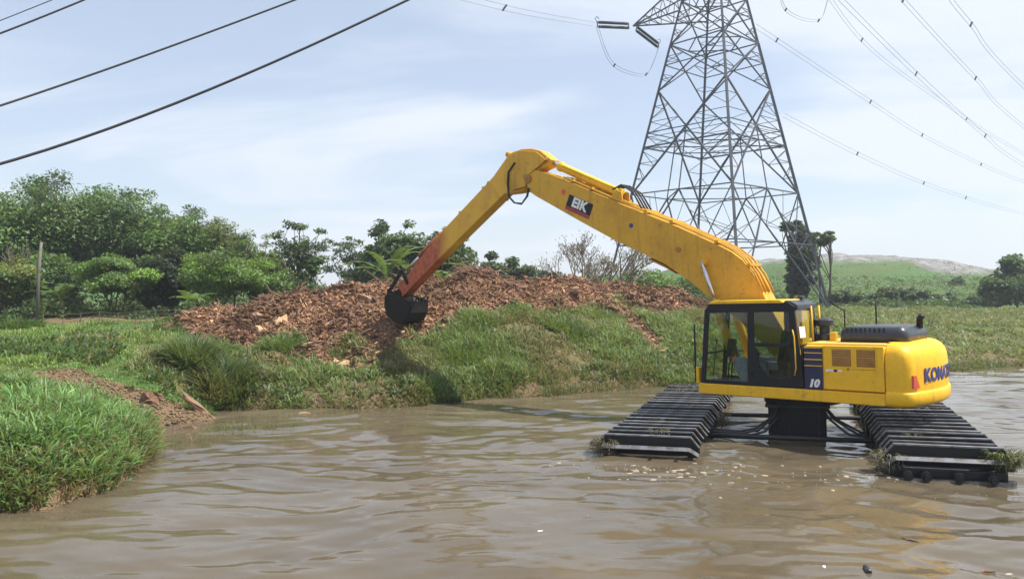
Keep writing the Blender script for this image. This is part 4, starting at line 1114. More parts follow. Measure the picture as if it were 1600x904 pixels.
def banana(label, px, D, top, n=7, ln=2.0, group='banana plants', az0=0.0):
    x0 = spot(px, D); zb = gz(x0, D); h = height(top, D) - zb
    E_ = empty('banana_plant', (x0, D, zb - .05)); tag(E_, label, 'plant', group)
    hs = max(.6, h - ln * .75)
    t = MB(); t.tube([(0, 0, 0), (.03, 0, hs * .5), (.0, .03, hs)], [.15, .12, .07], 8); t.build('stem', 'banana_stem', E_, smooth=True)
    for i in range(n):
        a = az0 + 2 * math.pi * i / n + RNG.uniform(-.3, .3); rise = RNG.uniform(.7, 1.35); L_ = ln * RNG.uniform(.8, 1.1); w_ = .24 * RNG.uniform(.8, 1.2)
        ax = np.array([math.cos(a), math.sin(a), 0]); sd_ = np.array([-math.sin(a), math.cos(a), 0]); p = np.array([0, 0, hs]); ang = rise
        mid_, V, F, C = [], [], [], []; nn_ = 14
        for k in range(nn_ + 1):
            mid_.append(p.copy()); p = p + (ax * math.cos(ang) + np.array([0, 0, 1]) * math.sin(ang)) * L_ / nn_; ang -= RNG.uniform(.06, .16)
        g = np.array([.075, .13, .028]) * RNG.uniform(.7, 1.3)
        for k in range(nn_):      # torn blade: one strip each side of the rib per step
            if k < 2: ww = .02
            else: ww = w_ * math.sin(math.pi * min(1, (k - 1) / (nn_ - .5)) ** .8) + .03
            for s in (-1, 1):
                dz = RNG.uniform(-.32, .05) * ww; b0 = len(V)
                e0 = mid_[k] + sd_ * s * ww + np.array([0, 0, dz]); e1 = mid_[k] * .12 + mid_[k + 1] * .88 + sd_ * s * ww * .96 + np.array([0, 0, dz + RNG.uniform(-.03, .03)])
                V += [mid_[k], mid_[k + 1], e1, e0]; F.append((b0, b0 + 1, b0 + 2, b0 + 3)); C += [g * 1.3, g * 1.3, g, g]
        link('leaf', np_mesh('leaf', np.array(V), [np.array(F)], np.array(C).clip(0, 1)), 'leaf', E_)

DK = (.064, .122, .038); MD = (.105, .182, .042); BR = (.135, .24, .034); YG = (.16, .19, .045); OL = (.125, .15, .05); FAR = (.072, .115, .050)
gl_ = 'trees of the left wood'
tree('tall dark tree cut by the left edge of the picture', 8, 44, 298, 95, DK, color2=MD, wisps=8, group=gl_, clumps=46, per=313, leaf=(0.234, 0.086))
tree('tallest dark dense tree crowning the left wood', 112, 46, 283, 108, DK, color2=MD, wisps=14, group=gl_, clumps=60, per=330, leaf=(0.234, 0.079))
tree('dark tree just right of the tallest crown in the left wood', 200, 47, 306, 82, DK, color2=MD, wisps=10, group=gl_, clumps=46, per=297, leaf=(0.234, 0.079))
tree('rounded green tree with wispy top, middle of the left wood', 276, 46, 326, 78, MD, color2=DK, wisps=14, group=gl_, clumps=44, per=280, leaf=(0.218, 0.073))
tree('feathery mid green tree towards the right of the left wood', 340, 45, 350, 66, MD, color2=OL, wisps=14, group=gl_, clumps=40, per=247, leaf=(0.203, 0.059))
tree('olive bamboo-like tree ending the left wood on the right', 392, 44, 368, 44, OL, color2=MD, wisps=16, group=gl_, clumps=32, per=198, leaf=(0.203, 0.046), airy=.3)
tree('bright green spreading tree with slanting stems behind the fence', 178, 36, 396, 74, BR, color2=MD, cb=.30, stems=4, clumps=46, per=247, leaf=(0.133, 0.050), flat=.6, group=gl_, dens_low=.6)
tree('compact dark glossy tree between two bright green ones', 268, 37.5, 378, 42, (.028, .052, .026), cb=.12, clumps=36, per=214, leaf=(0.187, 0.073), group=gl_)
tree('bright green bushy tree at the left end of the debris mound', 352, 36, 388, 76, BR, color2=MD, cb=.22, stems=3, clumps=48, per=247, leaf=(0.133, 0.050), flat=.6, group=gl_, dens_low=.7)
tree('yellow green small tree at the left edge beside the pole', 6, 35, 398, 50, YG, color2=MD, cb=.2, clumps=30, per=181, leaf=(0.156, 0.053), group=gl_)
tree('low dark green bush right of the bright tree on the mound edge', 420, 37, 425, 30, MD, name='shrub', cat='shrub', cb=.05, clumps=18, per=90, leaf=(.18, .08))
tree('low dark bushy tree filling the wood behind the banana plants', 70, 41, 384, 62, DK, color2=MD, cb=.02, clumps=36, per=150, leaf=(.22, .085), group=gl_)
tree('low bushy tree between the two bright green trees at back', 238, 41, 388, 50, MD, color2=DK, cb=.02, clumps=32, per=140, leaf=(.22, .085), group=gl_)
tree('mid green bushy tree where the left wood meets the mound', 418, 42, 392, 36, MD, color2=OL, cb=.05, clumps=28, per=120, leaf=(.2, .08), group=gl_, wisps=6)
gm_ = 'trees behind the mound'
tree('open feathery tree left of the banana palm behind the mound', 468, 46, 352, 52, FAR, color2=DK, wisps=12, airy=.75, clumps=36, per=90, leaf=(.24, .09), flat=.5, cb=.3, group=gm_)
tree('narrow dark creeper-covered tree below the open feathery crown', 488, 45, 392, 24, DK, clumps=22, per=120, cb=.02, leaf=(.22, .10), group=gm_)
tree('airy tree with thin leaning crown behind the middle of mound', 556, 50, 372, 46, FAR, wisps=10, airy=.6, clumps=34, per=90, leaf=(.26, .09), flat=.5, cb=.25, group=gm_)
tree('dense dark tree directly left of the excavator arm', 622, 47, 348, 56, DK, color2=FAR, wisps=10, clumps=44, per=150, leaf=(.28, .12), group=gm_, cb=.1)
tree('dense dark tree behind the lower excavator arm', 696, 46, 358, 46, DK, color2=FAR, wisps=6, clumps=40, per=150, leaf=(.26, .12), group=gm_, cb=.1)
tree('rounded grey green tree, left of three behind the mound top', 768, 56, 388, 30, FAR, clumps=28, per=120, leaf=(.28, .13), group=gm_, cb=.1)
tree('rounded grey green tree, middle of three behind the mound top', 808, 57, 396, 28, FAR, clumps=26, per=120, leaf=(.28, .13), group=gm_, cb=.1)
tree('rounded grey green tree, right of three behind the mound top', 856, 59, 408, 30, FAR, clumps=26, per=110, leaf=(.28, .13), group=gm_, cb=.1)
tree('loose shrub growing at the foot of the bare trees', 925, 46, 428, 34, OL, name='shrub', cat='shrub', airy=.4, clumps=24, per=70, leaf=(.2, .08), cb=.05, bark='pale_bark')
tree('loose green shrub right of the bare trees under the boom', 1012, 50, 416, 46, MD, name='shrub', cat='shrub', airy=.3, clumps=30, per=90, leaf=(.22, .10), cb=.05, bark='pale_bark')
tree('green shrub below the boom near the tower foot', 1075, 56, 424, 40, MD, name='shrub', cat='shrub', clumps=26, per=90, leaf=(.24, .11), cb=.02)
bare_tree('bare twiggy tree, left one of two behind the mound', 900, 42, 362, 58, 1100, group='bare trees', seed=3)
bare_tree('bare twiggy tree, right one of two behind the mound', 972, 43, 358, 66, 1300, group='bare trees', seed=8)
bare_tree('small leafless pale tree beside the pole at far left', 28, 36, 372, 26, 60, depth=4, seed=12)
gr_ = 'trees at the right'
tree('creeper-smothered columnar tree inside the right tower leg', 1253, 64, 342, 24, (.034, .058, .03), name='creeper_tree', clumps=70, per=150, cb=.0, dens_low=.9, leaf=(.28, .13), group=gr_, flat=1.0, clump_r=.34)
tree('flat spreading dark crown leaning left out of the creeper column', 1236, 66, 342, 26, DK, clumps=22, per=80, cb=.86, leaf=(.25, .1), flat=.4, group=gr_, stems=1)
tree('small flat-topped tree just right of the tower leg', 1284, 67, 358, 24, DK, clumps=24, per=100, cb=.78, leaf=(.25, .10), flat=.45, group=gr_, stems=2)
tree('large dark rounded tree at the right edge of the picture', 1590, 70, 400, 40, DK, color2=FAR, clumps=40, per=150, leaf=(.34, .16), cb=.05, group=gr_)
tree('lower dark tree in front of the large one at right edge', 1560, 68, 434, 30, DK, clumps=30, per=140, leaf=(.30, .14), cb=.02, group=gr_)
tree('wide dark tree filling the corner at the right edge', 1618, 66, 430, 34, DK, clumps=34, per=140, leaf=(.30, .14), cb=.02, group=gr_)
tree('small lone dark tree on the hillside below the waste heap', 1496, 112, 432, 12, FAR, clumps=18, per=80, leaf=(.45, .2), cb=.05, group=gr_)
gb_ = 'bushes along the foot of the hill'
for px, D, top, hw, lab in ((1322, 70, 452, 30, 'leftmost of the dark bushes along the foot of the hill'), (1350, 74, 458, 20, 'small dark bush second from the left at the hill foot'), (1384, 72, 449, 26, 'dark bush above the engine cover, third from the left'),
                            (1412, 74, 449, 26, 'dark bush right of the exhaust pipe at the hill foot'), (1444, 73, 452, 26, 'dark bush above the counterweight at the hill foot'), (1478, 72, 457, 24, 'dark bush second from the right at the hill foot'), (1528, 68, 463, 28, 'rightmost low bush at the hill foot by the dark trees')):
    tree(lab, px, D, top, hw, FAR if px % 3 else DK, name='bush', cat='bush', cb=.0, clumps=20, per=100, leaf=(.30, .14), group=gb_)
for px, D, top, n, ln, lab, a0 in ((96, 35.5, 418, 7, 1.9, 'banana plant with broad arching leaves beside the pole', .4), (122, 36.5, 440, 6, 1.5, 'smaller banana plant right of the pole', 1.0), (45, 36, 430, 6, 1.4, 'banana plant left of the leaning pole', .7), (300, 33.5, 470, 6, 1.2, 'low banana plant at the left foot of the mound', .2),
                                   (606, 42, 362, 8, 3.3, 'large banana palm with torn leaves left of the arm', .5), (655, 41, 378, 8, 2.8, 'banana palm with leaves spreading behind the arm', .9), (690, 43, 392, 7, 2.4, 'banana palm right of the excavator arm', .1)):
    banana(lab, px, D, top, n, ln, az0=a0)

# tangled growth beneath the trees: one mass
def thicket(name, label, rows, color, leaf=(.22, .10)):
    P, C = [], []
    for px0, px1, D0, D1, topy, n in rows:
        px_ = RNG.uniform(px0, px1, n); D_ = RNG.uniform(D0, D1, n); x_ = (px_ - 800) / FOCAL * D_; zb = ground(x_, D_)
        hmax = CAM_H + (455 - topy) / FOCAL * D_ - zb
        if 'hill' in name: hmax = hmax * np.clip(np.minimum(px_ - px0, px1 - px_) / 90, .03, 1) * np.clip((D1 - D_) / (.3 * (D1 - D0)), .1, 1)
        lumps = np.clip(2.6 * (fbm(x_ * .45, D_ * .45, 3, 91) - .32), .04, 1.15)
        P.append(np.stack([x_, D_, zb + hmax * lumps * RNG.random(n) ** .7], 1)); C.append(rc(color, n, .3, .12) * (.6 + .8 * fbm(x_ * 1.4, D_ * 1.4, 2, 95))[:, None])
    P = np.concatenate(P); C = np.concatenate(C); n = len(P)
    V, F, K = leaf_quads(P, unit(RNG.normal(size=(n, 3)) + np.array([0, -.3, .8])), leaf[0] * RNG.uniform(.6, 1.4, n), leaf[1] * RNG.uniform(.6, 1.4, n), C)
    o = link(name, np_mesh(name, V, [F], K), 'leaf'); tag(o, label, 'undergrowth', kind='stuff')
thicket('undergrowth', 'dark tangled undergrowth beneath the trees of the wood', [(-60, 460, 38, 43, 430, 12000), (60, 400, 34.5, 37, 482, 6000), (-60, 70, 33.4, 36, 455, 3000), (-40, 150, 40, 44, 395, 5000), (440, 760, 39, 44, 432, 8000), (-60, 260, 43, 48, 400, 6000), (700, 900, 46, 54, 436, 3500), (980, 1130, 50, 58, 438, 4000)], (.055, .10, .03))
thicket('hill_scrub', 'rough scrub and tall weeds scattered over the green hillside', [(1000, 1260, 60, 95, 440, 6500), (1260, 1560, 62, 95, 468, 14000), (1120, 1600, 88, 165, 432, 9000)], (.062, .115, .032), leaf=(.42, .16))
# ------------------------------------------------------------------ grass
def scatter(n, x0, x1, y0, y1):
    return RNG.uniform(x0, x1, n), RNG.uniform(y0, y1, n)
def dist_water(x, y):
    best = np.full(len(x), 1e9)
    for i in range(len(WL) - 1):
        a = WL[i]; b = WL[i + 1]; ab = b - a; t = np.clip(((x - a[0]) * ab[0] + (y - a[1]) * ab[1]) / (ab @ ab), 0, 1)
        best = np.minimum(best, np.hypot(x - a[0] - ab[0] * t, y - a[1] - ab[1] * t))
    return best
def grass(name, label, x, y, z, L, W, col0, col1, lean, segs=2, dry=.12, toward=None, lift=0.0):
    n = len(x)
    C1 = rc(col1, n, .22, .10); C0 = rc(col0, n, .22, .08)
    tint = (.75 + .5 * fbm(x * .8, y * .8, 3, 41))[:, None]; C1 *= tint; C0 *= tint
    dm = RNG.random(n) < dry * (.4 + 1.4 * fbm(x * .6, y * .6, 3, 43)); C1[dm] = rc((.26, .22, .09), dm.sum(), .2, .06); C0[dm] = rc((.17, .13, .06), dm.sum(), .2, .06)
    az = RNG.uniform(0, 2 * math.pi, n)
    if toward is not None:
        k = RNG.random(n) < .55; az[k] = toward[k] + RNG.normal(0, .6, k.sum())
    P = np.stack([x, y, z - .02 + RNG.random(n) * lift], 1)
    V, F, K = blades(P, L, W, az, lean, C0.clip(0, 1), C1.clip(0, 1), segs)
    o = link(name, np_mesh(name, V, F, K), 'grass'); tag(o, label, 'grass', kind='stuff'); return o

def slope_dir(x, y):
    e = .25; return np.arctan2(-(ground(x, y + e) - ground(x, y - e)), -(ground(x + e, y) - ground(x - e, y)))

def tufts(name, label, cx, cy, per, r_, L, W, col0, col1, segs=2, dry=.1, lean0=.15, lean1=1.1, size=None, dryc=((.15, .11, .055), (.29, .23, .11)), rag=.35, lift=0.0):
    """grass in tufts: every tuft has its own size, tint and splay; blades fan out from its middle"""
    m_ = len(cx); size = np.ones(m_) if size is None else size
    size = size * RNG.uniform(.65, 1.4, m_)
    t = np.repeat(np.arange(m_), per); n = len(t)
    a = RNG.uniform(0, 2 * math.pi, n); q = np.sqrt(RNG.random(n)); rr = r_ * size[t] * q
    x = cx[t] + np.cos(a) * rr; y = cy[t] + np.sin(a) * rr; z = ground(x, y)
    ok = z > -.06; t, a, q, x, y, z = t[ok], a[ok], q[ok], x[ok], y[ok], z[ok]; n = len(t)
    tint = (1 + RNG.normal(0, .20, m_)).clip(.55, 1.5)[:, None] * (1 + RNG.normal(0, .07, (m_, 3)))
    C0 = rc(col0, n, .18, .08) * tint[t]; C1 = rc(col1, n, .22, .08) * tint[t]
    dt = RNG.random(m_) < dry * (.3 + 1.5 * fbm(cx * .5, cy * .5, 3, 43)); dm = dt[t] & (RNG.random(n) < .7) | (RNG.random(n) < dry * .3)
    C0[dm] = rc(dryc[0], dm.sum(), .2, .06); C1[dm] = rc(dryc[1], dm.sum(), .2, .06)
    ln = RNG.uniform(L[0], L[1], n) * size[t] * (1.05 - .3 * q)
    V, F, K = blades(np.stack([x, y, z - .02 + RNG.random(n) * lift * size[t]], 1), ln, RNG.uniform(W[0], W[1], n), a + RNG.normal(0, .7, n), lean0 + (lean1 - lean0) * (q * (1 - rag) + rag * RNG.random(n)), C0.clip(0, 1), C1.clip(0, 1), segs)
    o = link(name, np_mesh(name, V, F, K), 'grass'); tag(o, label, 'grass', kind='stuff'); return o

# lush long grass on the near point
x, y = scatter(12000, -20, -5.6, 8.0, 17.2); z = ground(x, y)
hole = inside([(-6.75, 10.2), (-5.9, 10.6), (-5.85, 11.4), (-6.5, 11.3)], x, y) & (z < .62)     # washed-out hollow of roots
k = (x > -.95 * y - 1.5) & (z > .03) & ~is_bare(x, y) & ~hole
x, y = x[k][:2450], y[k][:2450]; pass
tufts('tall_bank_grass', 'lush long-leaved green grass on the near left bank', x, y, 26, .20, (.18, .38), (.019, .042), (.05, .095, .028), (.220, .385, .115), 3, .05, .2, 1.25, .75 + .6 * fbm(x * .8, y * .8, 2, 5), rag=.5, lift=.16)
# dead stalks in the hollow and along the near waterline
x, y = scatter(60000, -9, -5.5, 9.3, 15.5); z = ground(x, y); k = (z > -.03) & (z < .5); x, y, z = x[k][:3000], y[k][:3000], z[k][:3000]; n = len(x)
grass('dead_stalks', 'brown dead stalks and roots hanging from the near bank', x, y, z, RNG.uniform(.2, .5, n), RNG.uniform(.010, .020, n), (.09, .055, .03), (.24, .17, .085), RNG.uniform(.6, 1.3, n), 3, .5, slope_dir(x, y), .1)
# field
x, y = scatter(21000, -36, -7.2, 16.5, 34); z = ground(x, y)
k = (x > -.88 * y - .5) & (z > .5) & ~is_bare(x, y) & ~is_debris(x, y) & (RNG.random(len(x)) < np.clip(.35 + 1.2 * fbm(x * .5, y * .5, 3, 23), 0, 1))
x, y = x[k][:4400], y[k][:4400]; pass
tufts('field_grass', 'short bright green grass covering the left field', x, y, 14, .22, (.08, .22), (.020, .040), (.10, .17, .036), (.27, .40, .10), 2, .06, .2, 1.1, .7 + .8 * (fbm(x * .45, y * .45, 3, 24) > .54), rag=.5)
# the middle bank: lumps of rough grass with bare earth between
x, y = scatter(40000, -9.6, 13, 19.2, 35); z = ground(x, y)
lush = fbm(x * .5, y * .5, 3, 27)
pm = np.clip((lush - .39) / .12, 0.22, 1)
k = (z > -.02) & ~is_debris(x, y) & ~is_bare(x, y) & (RNG.random(len(x)) < pm)
dw = dist_water(x, y); k &= ~((dw < .5) & (fbm(x * .7, y * .7, 2, 29) > .60) & (x > -2.0))
x, y, lush = x[k][:6200], y[k][:6200], lush[k][:6200]; pass
g1 = fbm(x * .35, y * .35, 2, 46) > .53
for nm_, sel, c0_, c1_, dr in (('bank_grass', g1, (.09, .14, .042), (.25, .35, .12), .14), ('olive_bank_grass', ~g1, (.105, .12, .045), (.255, .285, .115), .40)):
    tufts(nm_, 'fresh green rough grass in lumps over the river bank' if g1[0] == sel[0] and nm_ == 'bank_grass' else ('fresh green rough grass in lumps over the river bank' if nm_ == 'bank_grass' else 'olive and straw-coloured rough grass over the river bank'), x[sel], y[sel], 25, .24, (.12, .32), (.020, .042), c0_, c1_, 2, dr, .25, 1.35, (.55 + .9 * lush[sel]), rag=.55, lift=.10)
# straggling leaves trailing into the water
x, y = scatter(30000, -9, 22, 18.8, 33); z = ground(x, y); k = (z > -.12) & (z < .14) & (RNG.random(len(x)) < .8); x, y = x[k][:900], y[k][:900]
tufts('waterline_grass', 'straggling grass trailing into the water along the banks', x, y, 14, .16, (.15, .36), (.014, .028), (.06, .08, .03), (.16, .20, .075), 2, .3, .4, 1.5, rag=.7)
# broad-leaved weeds and dead straw among the grass
x, y = scatter(9000, -16, 13, 9.5, 33); z = ground(x, y); k = (z > .12) & ~is_debris(x, y) & ~is_bare(x, y) & (x > -.70 * y - .4) & (fbm(x * .6, y * .6, 3, 66) > .52); x, y = x[k][:760], y[k][:760]
tufts('broad_weeds', 'dark broad-leaved weeds scattered among the bank grass', x, y, 16, .16, (.10, .22), (.04, .08), (.04, .075, .022), (.09, .17, .045), 2, .05, .3, 1.5, rag=.7, lift=.22)
x, y = scatter(7000, -16, 13, 9.5, 33); z = ground(x, y); k = (z > .05) & ~is_bare(x, y) & (x > -.70 * y - .4) & (fbm(x * .5, y * .5, 3, 68) > .55); x, y = x[k][:560], y[k][:560]
tufts('dead_straw', 'pale dead straw and flattened stalks on the banks', x, y, 14, .22, (.2, .45), (.010, .020), (.16, .12, .065), (.34, .27, .15), 2, .0, .5, 1.7, rag=.8)
# weeds rooted along the skirts of the mound
x, y = scatter(9000, -13, 9, 21.8, 31); k = is_debris(x, y) & (fbm(x * .8, y * .8, 3, 69) > .58) & (y < 25.2 + .33 * (x + 4)); x, y = x[k][:260], y[k][:260]
tufts('mound_weeds', 'sparse green weeds rooted in the lower debris slope', x, y, 18, .2, (.12, .35), (.02, .04), (.06, .10, .03), (.17, .26, .08), 2, .25, .3, 1.3, rag=.6, lift=.05)
# bright tussocks and tall reeds
def tuft(name, label, cx, cy, r_, n, L0, L1, c0, c1, W0=.022, W1=.044, cat='grass', group=None, lean1=1.25):
    n = int(n * .6); a = RNG.uniform(0, 2 * math.pi, n); rr = r_ * np.sqrt(RNG.random(n)); x_ = cx + np.cos(a) * rr; y_ = cy + np.sin(a) * rr; z_ = ground(x_, y_)
    V, F, K = blades(np.stack([x_, y_, z_ - .03], 1) , RNG.uniform(L0, L1, n) * (1.1 - .45 * rr / r_), RNG.uniform(W0, W1, n), a + RNG.normal(0, .8, n), (.12 + .5 * rr / r_ + .38 * RNG.random(n)) * lean1, rc(c0, n, .2), rc(c1, n, .22), 3)
    V[:, 0] -= cx; V[:, 1] -= cy; zb = gz(cx, cy); V[:, 2] -= zb
    o = link(name, np_mesh(name, V, F, K), 'grass'); o.location = (cx, cy, zb); tag(o, label, cat, group); return o
GREEN0, GREEN1 = (.06, .105, .03), (.165, .26, .085)
tuft('grass_tussock', 'round bushy green tussock on the brown slope left of the bucket', spot(436, 23.9), 23.9, .66, 2600, .5, .95, GREEN0, GREEN1, group='grass tussocks')
tuft('grass_tussock', 'bright green tussock on the bank right of the arm shadow', spot(722, 23.4), 23.4, .95, 2600, .35, .7, (.05, .10, .018), (.12, .23, .045), group='grass tussocks')
tuft('grass_tussock', 'grass tussock at the lower edge of the mound, above the bright one', spot(740, 25.8), 25.8, .55, 1300, .3, .6, GREEN0, (.11, .20, .045), group='grass tussocks')
tuft('grass_tussock', 'large pale green tussock high on the bank below the boom', spot(885, 26.6), 26.6, .95, 2400, .35, .7, GREEN0, (.12, .19, .05), group='grass tussocks')
tuft('grass_tussock', 'leafy tussock at the waterline beneath the arm shadow', spot(672, 21.0), 21.0, .55, 1100, .3, .6, GREEN0, GREEN1, group='grass tussocks')
tuft('grass_tussock', 'grassy hump at the waterline right of the arm shadow', spot(775, 22.6), 22.6, .6, 1300, .3, .6, GREEN0, (.12, .17, .05), group='grass tussocks')
tuft('reed_clump', 'tall dark reed clump overhanging the inlet beside the muddy cove', spot(300, 20.6), 20.6, .62, 2000, .55, 1.15, (.05, .08, .03), (.14, .20, .075), .02, .04, 'reeds', 'reed clumps')
tuft('reed_clump', 'reed clump standing on the waterline right of the inlet', spot(352, 20.1), 20.1, .75, 2200, .45, 1.0, (.04, .065, .02), (.085, .13, .04), .018, .034, 'reeds', 'reed clumps')
tuft('reed_clump', 'pale dry straw clump drooping over the inlet edge', spot(330, 19.75), 19.75, .35, 500, .5, .95, (.16, .12, .06), (.30, .25, .13), .014, .026, 'reeds', 'reed clumps', lean1=1.3)
tuft('weed_bush', 'leafy weed bush rising from the slope at left of the mound', spot(335, 22.5), 22.5, .6, 1500, .45, .95, (.05, .09, .02), (.10, .19, .035), .03, .06, 'weeds')
tuft('weed_bush', 'small green weed tuft on the muddy tip of the cove', -7.55, 18.55, .35, 700, .2, .42, GREEN0, GREEN1, .012, .024, 'weeds')
tuft('weed_bush', 'low dark bush of grass at the far left field edge', spot(25, 32), 32, 1.0, 1300, .35, .7, (.03, .07, .018), (.07, .15, .03), .03, .05, 'weeds')
# far bank on the right
x, y = scatter(14000, 8, 48, 26, 62); z = ground(x, y)
k = (x < .73 * y) & (x > .36 * y) & (z > .0) & (RNG.random(len(x)) < np.clip(.2 + 1.2 * fbm(x * .3, y * .3, 3, 35), 0, 1))
x, y = x[k][:3000], y[k][:3000]
tufts('far_bank_grass', 'rough pale grass on the far bank right of the excavator', x, y, 14, .46, (.14, .40), (.04, .09), (.08, .12, .035), (.20, .275, .09), 2, .34, .3, 1.3, .5 + fbm(x * .4, y * .4, 2, 36), rag=.5)
# thin grass standing in the shallow water
n = 260; x = np.concatenate([RNG.normal(spot(372, 16.6), .42, n), RNG.normal(-6.35, .25, 60)]); y = np.concatenate([RNG.normal(16.6, .22, n), RNG.normal(15.4, .5, 60)]); n = len(x)
V, F, K = blades(np.stack([x, y, np.full(n, -.05)], 1), RNG.uniform(.12, .34, n), RNG.uniform(.008, .014, n), RNG.uniform(0, 6.3, n), RNG.uniform(.2, 1.1, n), rc((.10, .12, .045), n), rc((.17, .19, .075), n), 2)
o = link('water_grass', np_mesh('water_grass', V, F, K), 'grass'); tag(o, 'thin grass blades standing in the shallow water off the cove', 'grass', kind='stuff')
# ------------------------------------------------------------------ the mound of shredded wood and earth
x, y = scatter(150000, -15, 12, 21, 39.5)
k = is_debris(x, y) | (inside(SCAR, *wob(x, y, .45)) & (RNG.random(len(x)) < .5)); x, y = x[k][:62000], y[k][:62000]; z = ground(x, y); n = len(x)
big = RNG.random(n) ** 3
L_ = .03 + .09 * RNG.random(n) + .40 * big ** 1.5; W_ = .015 + .045 * RNG.random(n) + .10 * big ** 1.5
d = RNG.normal(size=(n, 3)) * np.array([1, 1, .55]); d = unit(d); s_ = unit(np.cross(d, RNG.normal(size=(n, 3)))); u_ = np.cross(d, s_)
P = np.stack([x, y, z + RNG.random(n) * .10], 1)
V = np.stack([P - d * L_[:, None] * .5 - s_ * W_[:, None] * .4, P - d * L_[:, None] * .42 + s_ * W_[:, None] * .5, P - d * L_[:, None] * .2 + u_ * W_[:, None] * .55, P + d * L_[:, None] * .5], 1).reshape(-1, 3)
b0 = np.arange(n)[:, None] * 4
F = np.concatenate([b0 + np.array(q) for q in ((0, 2, 1), (0, 1, 3), (1, 2, 3), (2, 0, 3))])
pal = np.array([(.21, .125, .08), (.165, .092, .058), (.27, .165, .105), (.12, .07, .046), (.36, .24, .15), (.23, .128, .085), (.22, .145, .11)])
C = pal[RNG.choice(len(pal), n, p=[.27, .2, .17, .12, .07, .12, .05])] * RNG.uniform(.95, 1.75, n)[:, None] * np.array([1.05, 1.0, .92])
wet = np.clip((fbm(x * .55, y * .55, 4, 57) - .40) / .2, 0, 1)[:, None]; C = C * (.42 + .62 * wet) * np.array([.92, .90, .87])
o = link('wood_chips', np_mesh('wood_chips', V, [F], np.repeat(C, 4, 0)), 'chips'); tag(o, 'loose brown wood chips and splinters covering the mound', 'wood chips', kind='stuff')
# twigs and roots in the heap
t = MB(); rg = random.Random(5); cnt = 0
while cnt < 1500:
    x0, y0 = rg.uniform(-13, 10), rg.uniform(22, 36)
    if not bool(is_debris(np.array([x0]), np.array([y0]))[0]): continue
    z0 = gz(x0, y0); a = rg.uniform(0, 6.28); L0 = rg.uniform(.3, 1.0); e = rg.gauss(.1, .35)
    p0 = Vector((x0, y0, z0 + .03)); dd = Vector((math.cos(a) * math.cos(e), math.sin(a) * math.cos(e), math.sin(e))); md = p0 + dd * L0 * .5 + Vector((rg.gauss(0, .06), rg.gauss(0, .06), rg.gauss(.03, .05)))
    t.tube([p0, md, p0 + dd * L0], [rg.uniform(.012, .035), .018, .008], 4, caps=False); cnt += 1
o = t.build('twigs', 'root'); tag(o, 'thin brown twigs and roots sticking out of the mound', 'twigs', kind='stuff')

def chunk(name, label, px, D, size, mat, group=None, seed=0, cat='wood', dz=0.0, tilt=None, xy=None):
    """a rough broken block: jittered, bevelled, unequal"""
    rg = random.Random(seed)
    x0, y0 = (spot(px, D), D) if xy is None else xy
    bm = bmesh.new(); bmesh.ops.create_cube(bm, size=1.0)
    bmesh.ops.subdivide_edges(bm, edges=bm.edges[:], cuts=2, use_grid_fill=True)
    for v in bm.verts:
        f_ = 1 - .22 * (abs(v.co.x) > .4) * rg.random()
        v.co = Vector((v.co.x * size[0] + rg.gauss(0, .06) * size[0], v.co.y * size[1] * f_ + rg.gauss(0, .09) * size[1], v.co.z * size[2] * f_ + rg.gauss(0, .14) * size[2]))
    me = bpy.data.meshes.new(name); bm.to_mesh(me); bm.free()
    o = link(name, me, mat); z0 = gz(x0, y0)
    o.location = (x0, y0, z0 + size[2] * .2 + dz); o.rotation_euler = tilt or (rg.gauss(0, .3), rg.gauss(0, .3), rg.uniform(0, 6.3)); tag(o, label, cat, group); return o
chunk('wood_slab', 'large pale split wood slab high on the left of the mound', 432, 25.6, (.75, .42, .20), 'pale_wood', 'pale wood slabs', 1, tilt=(.75, -.35, .3))
chunk('wood_slab', 'pale broken slab just below the largest one on the mound', 412, 25.0, (.55, .32, .16), 'pale_wood', 'pale wood slabs', 2, tilt=(.6, .2, 1.0))
chunk('wood_slab', 'left one of two pale blocks at the foot of the debris slope', 512, 22.6, (.42, .30, .20), 'pale_wood', 'pale wood slabs', 3, tilt=(.3, .1, .2))
chunk('wood_slab', 'right one of two pale blocks at the foot of the debris slope', 531, 22.5, (.46, .32, .22), 'pale_wood', 'pale wood slabs', 4, tilt=(.3, -.1, -.3))
chunk('wood_slab', 'pale curled bark slab on the mound right of the pale slabs', 482, 26.4, (.6, .25, .10), 'pale_wood', 'pale wood slabs', 5, tilt=(.9, .3, .7))
chunk('earth_clod', 'squarish clod standing on top of the mound left of the bucket', 522, 29.0, (.40, .35, .38), 'root', None, 6, cat='clod')
chunk('earth_clod', 'brown clod lying on the muddy cove', 0, 0, (.36, .30, .28), 'root', None, 7, cat='clod', xy=(-8.35, 17.75))
chunk('tree_root', 'broken root stump at the muddy tip of the cove', 0, 0, (.14, .14, .62), 'pale_root', None, 8, cat='root', xy=(-7.45, 18.15), tilt=(.25, -.75, .2))
for i in range(70):
    while True:
        x0, y0 = RNG.uniform(-12, 9), RNG.uniform(22.2, 33)
        if bool(is_debris(np.array([x0]), np.array([y0]))[0]): break
    s0 = RNG.uniform(.14, .42)
    chunk('root_chunk', 'pale tan chunk of root or bark half buried in the mound' if i % 3 == 2 else 'dark brown clod or root chunk half buried in the mound', 0, 0, (s0 * 1.5, s0 * .6, s0 * .5), ('root', 'root', 'pale_root')[i % 3], 'root chunks in the mound', 20 + i, xy=(float(x0), float(y0)))
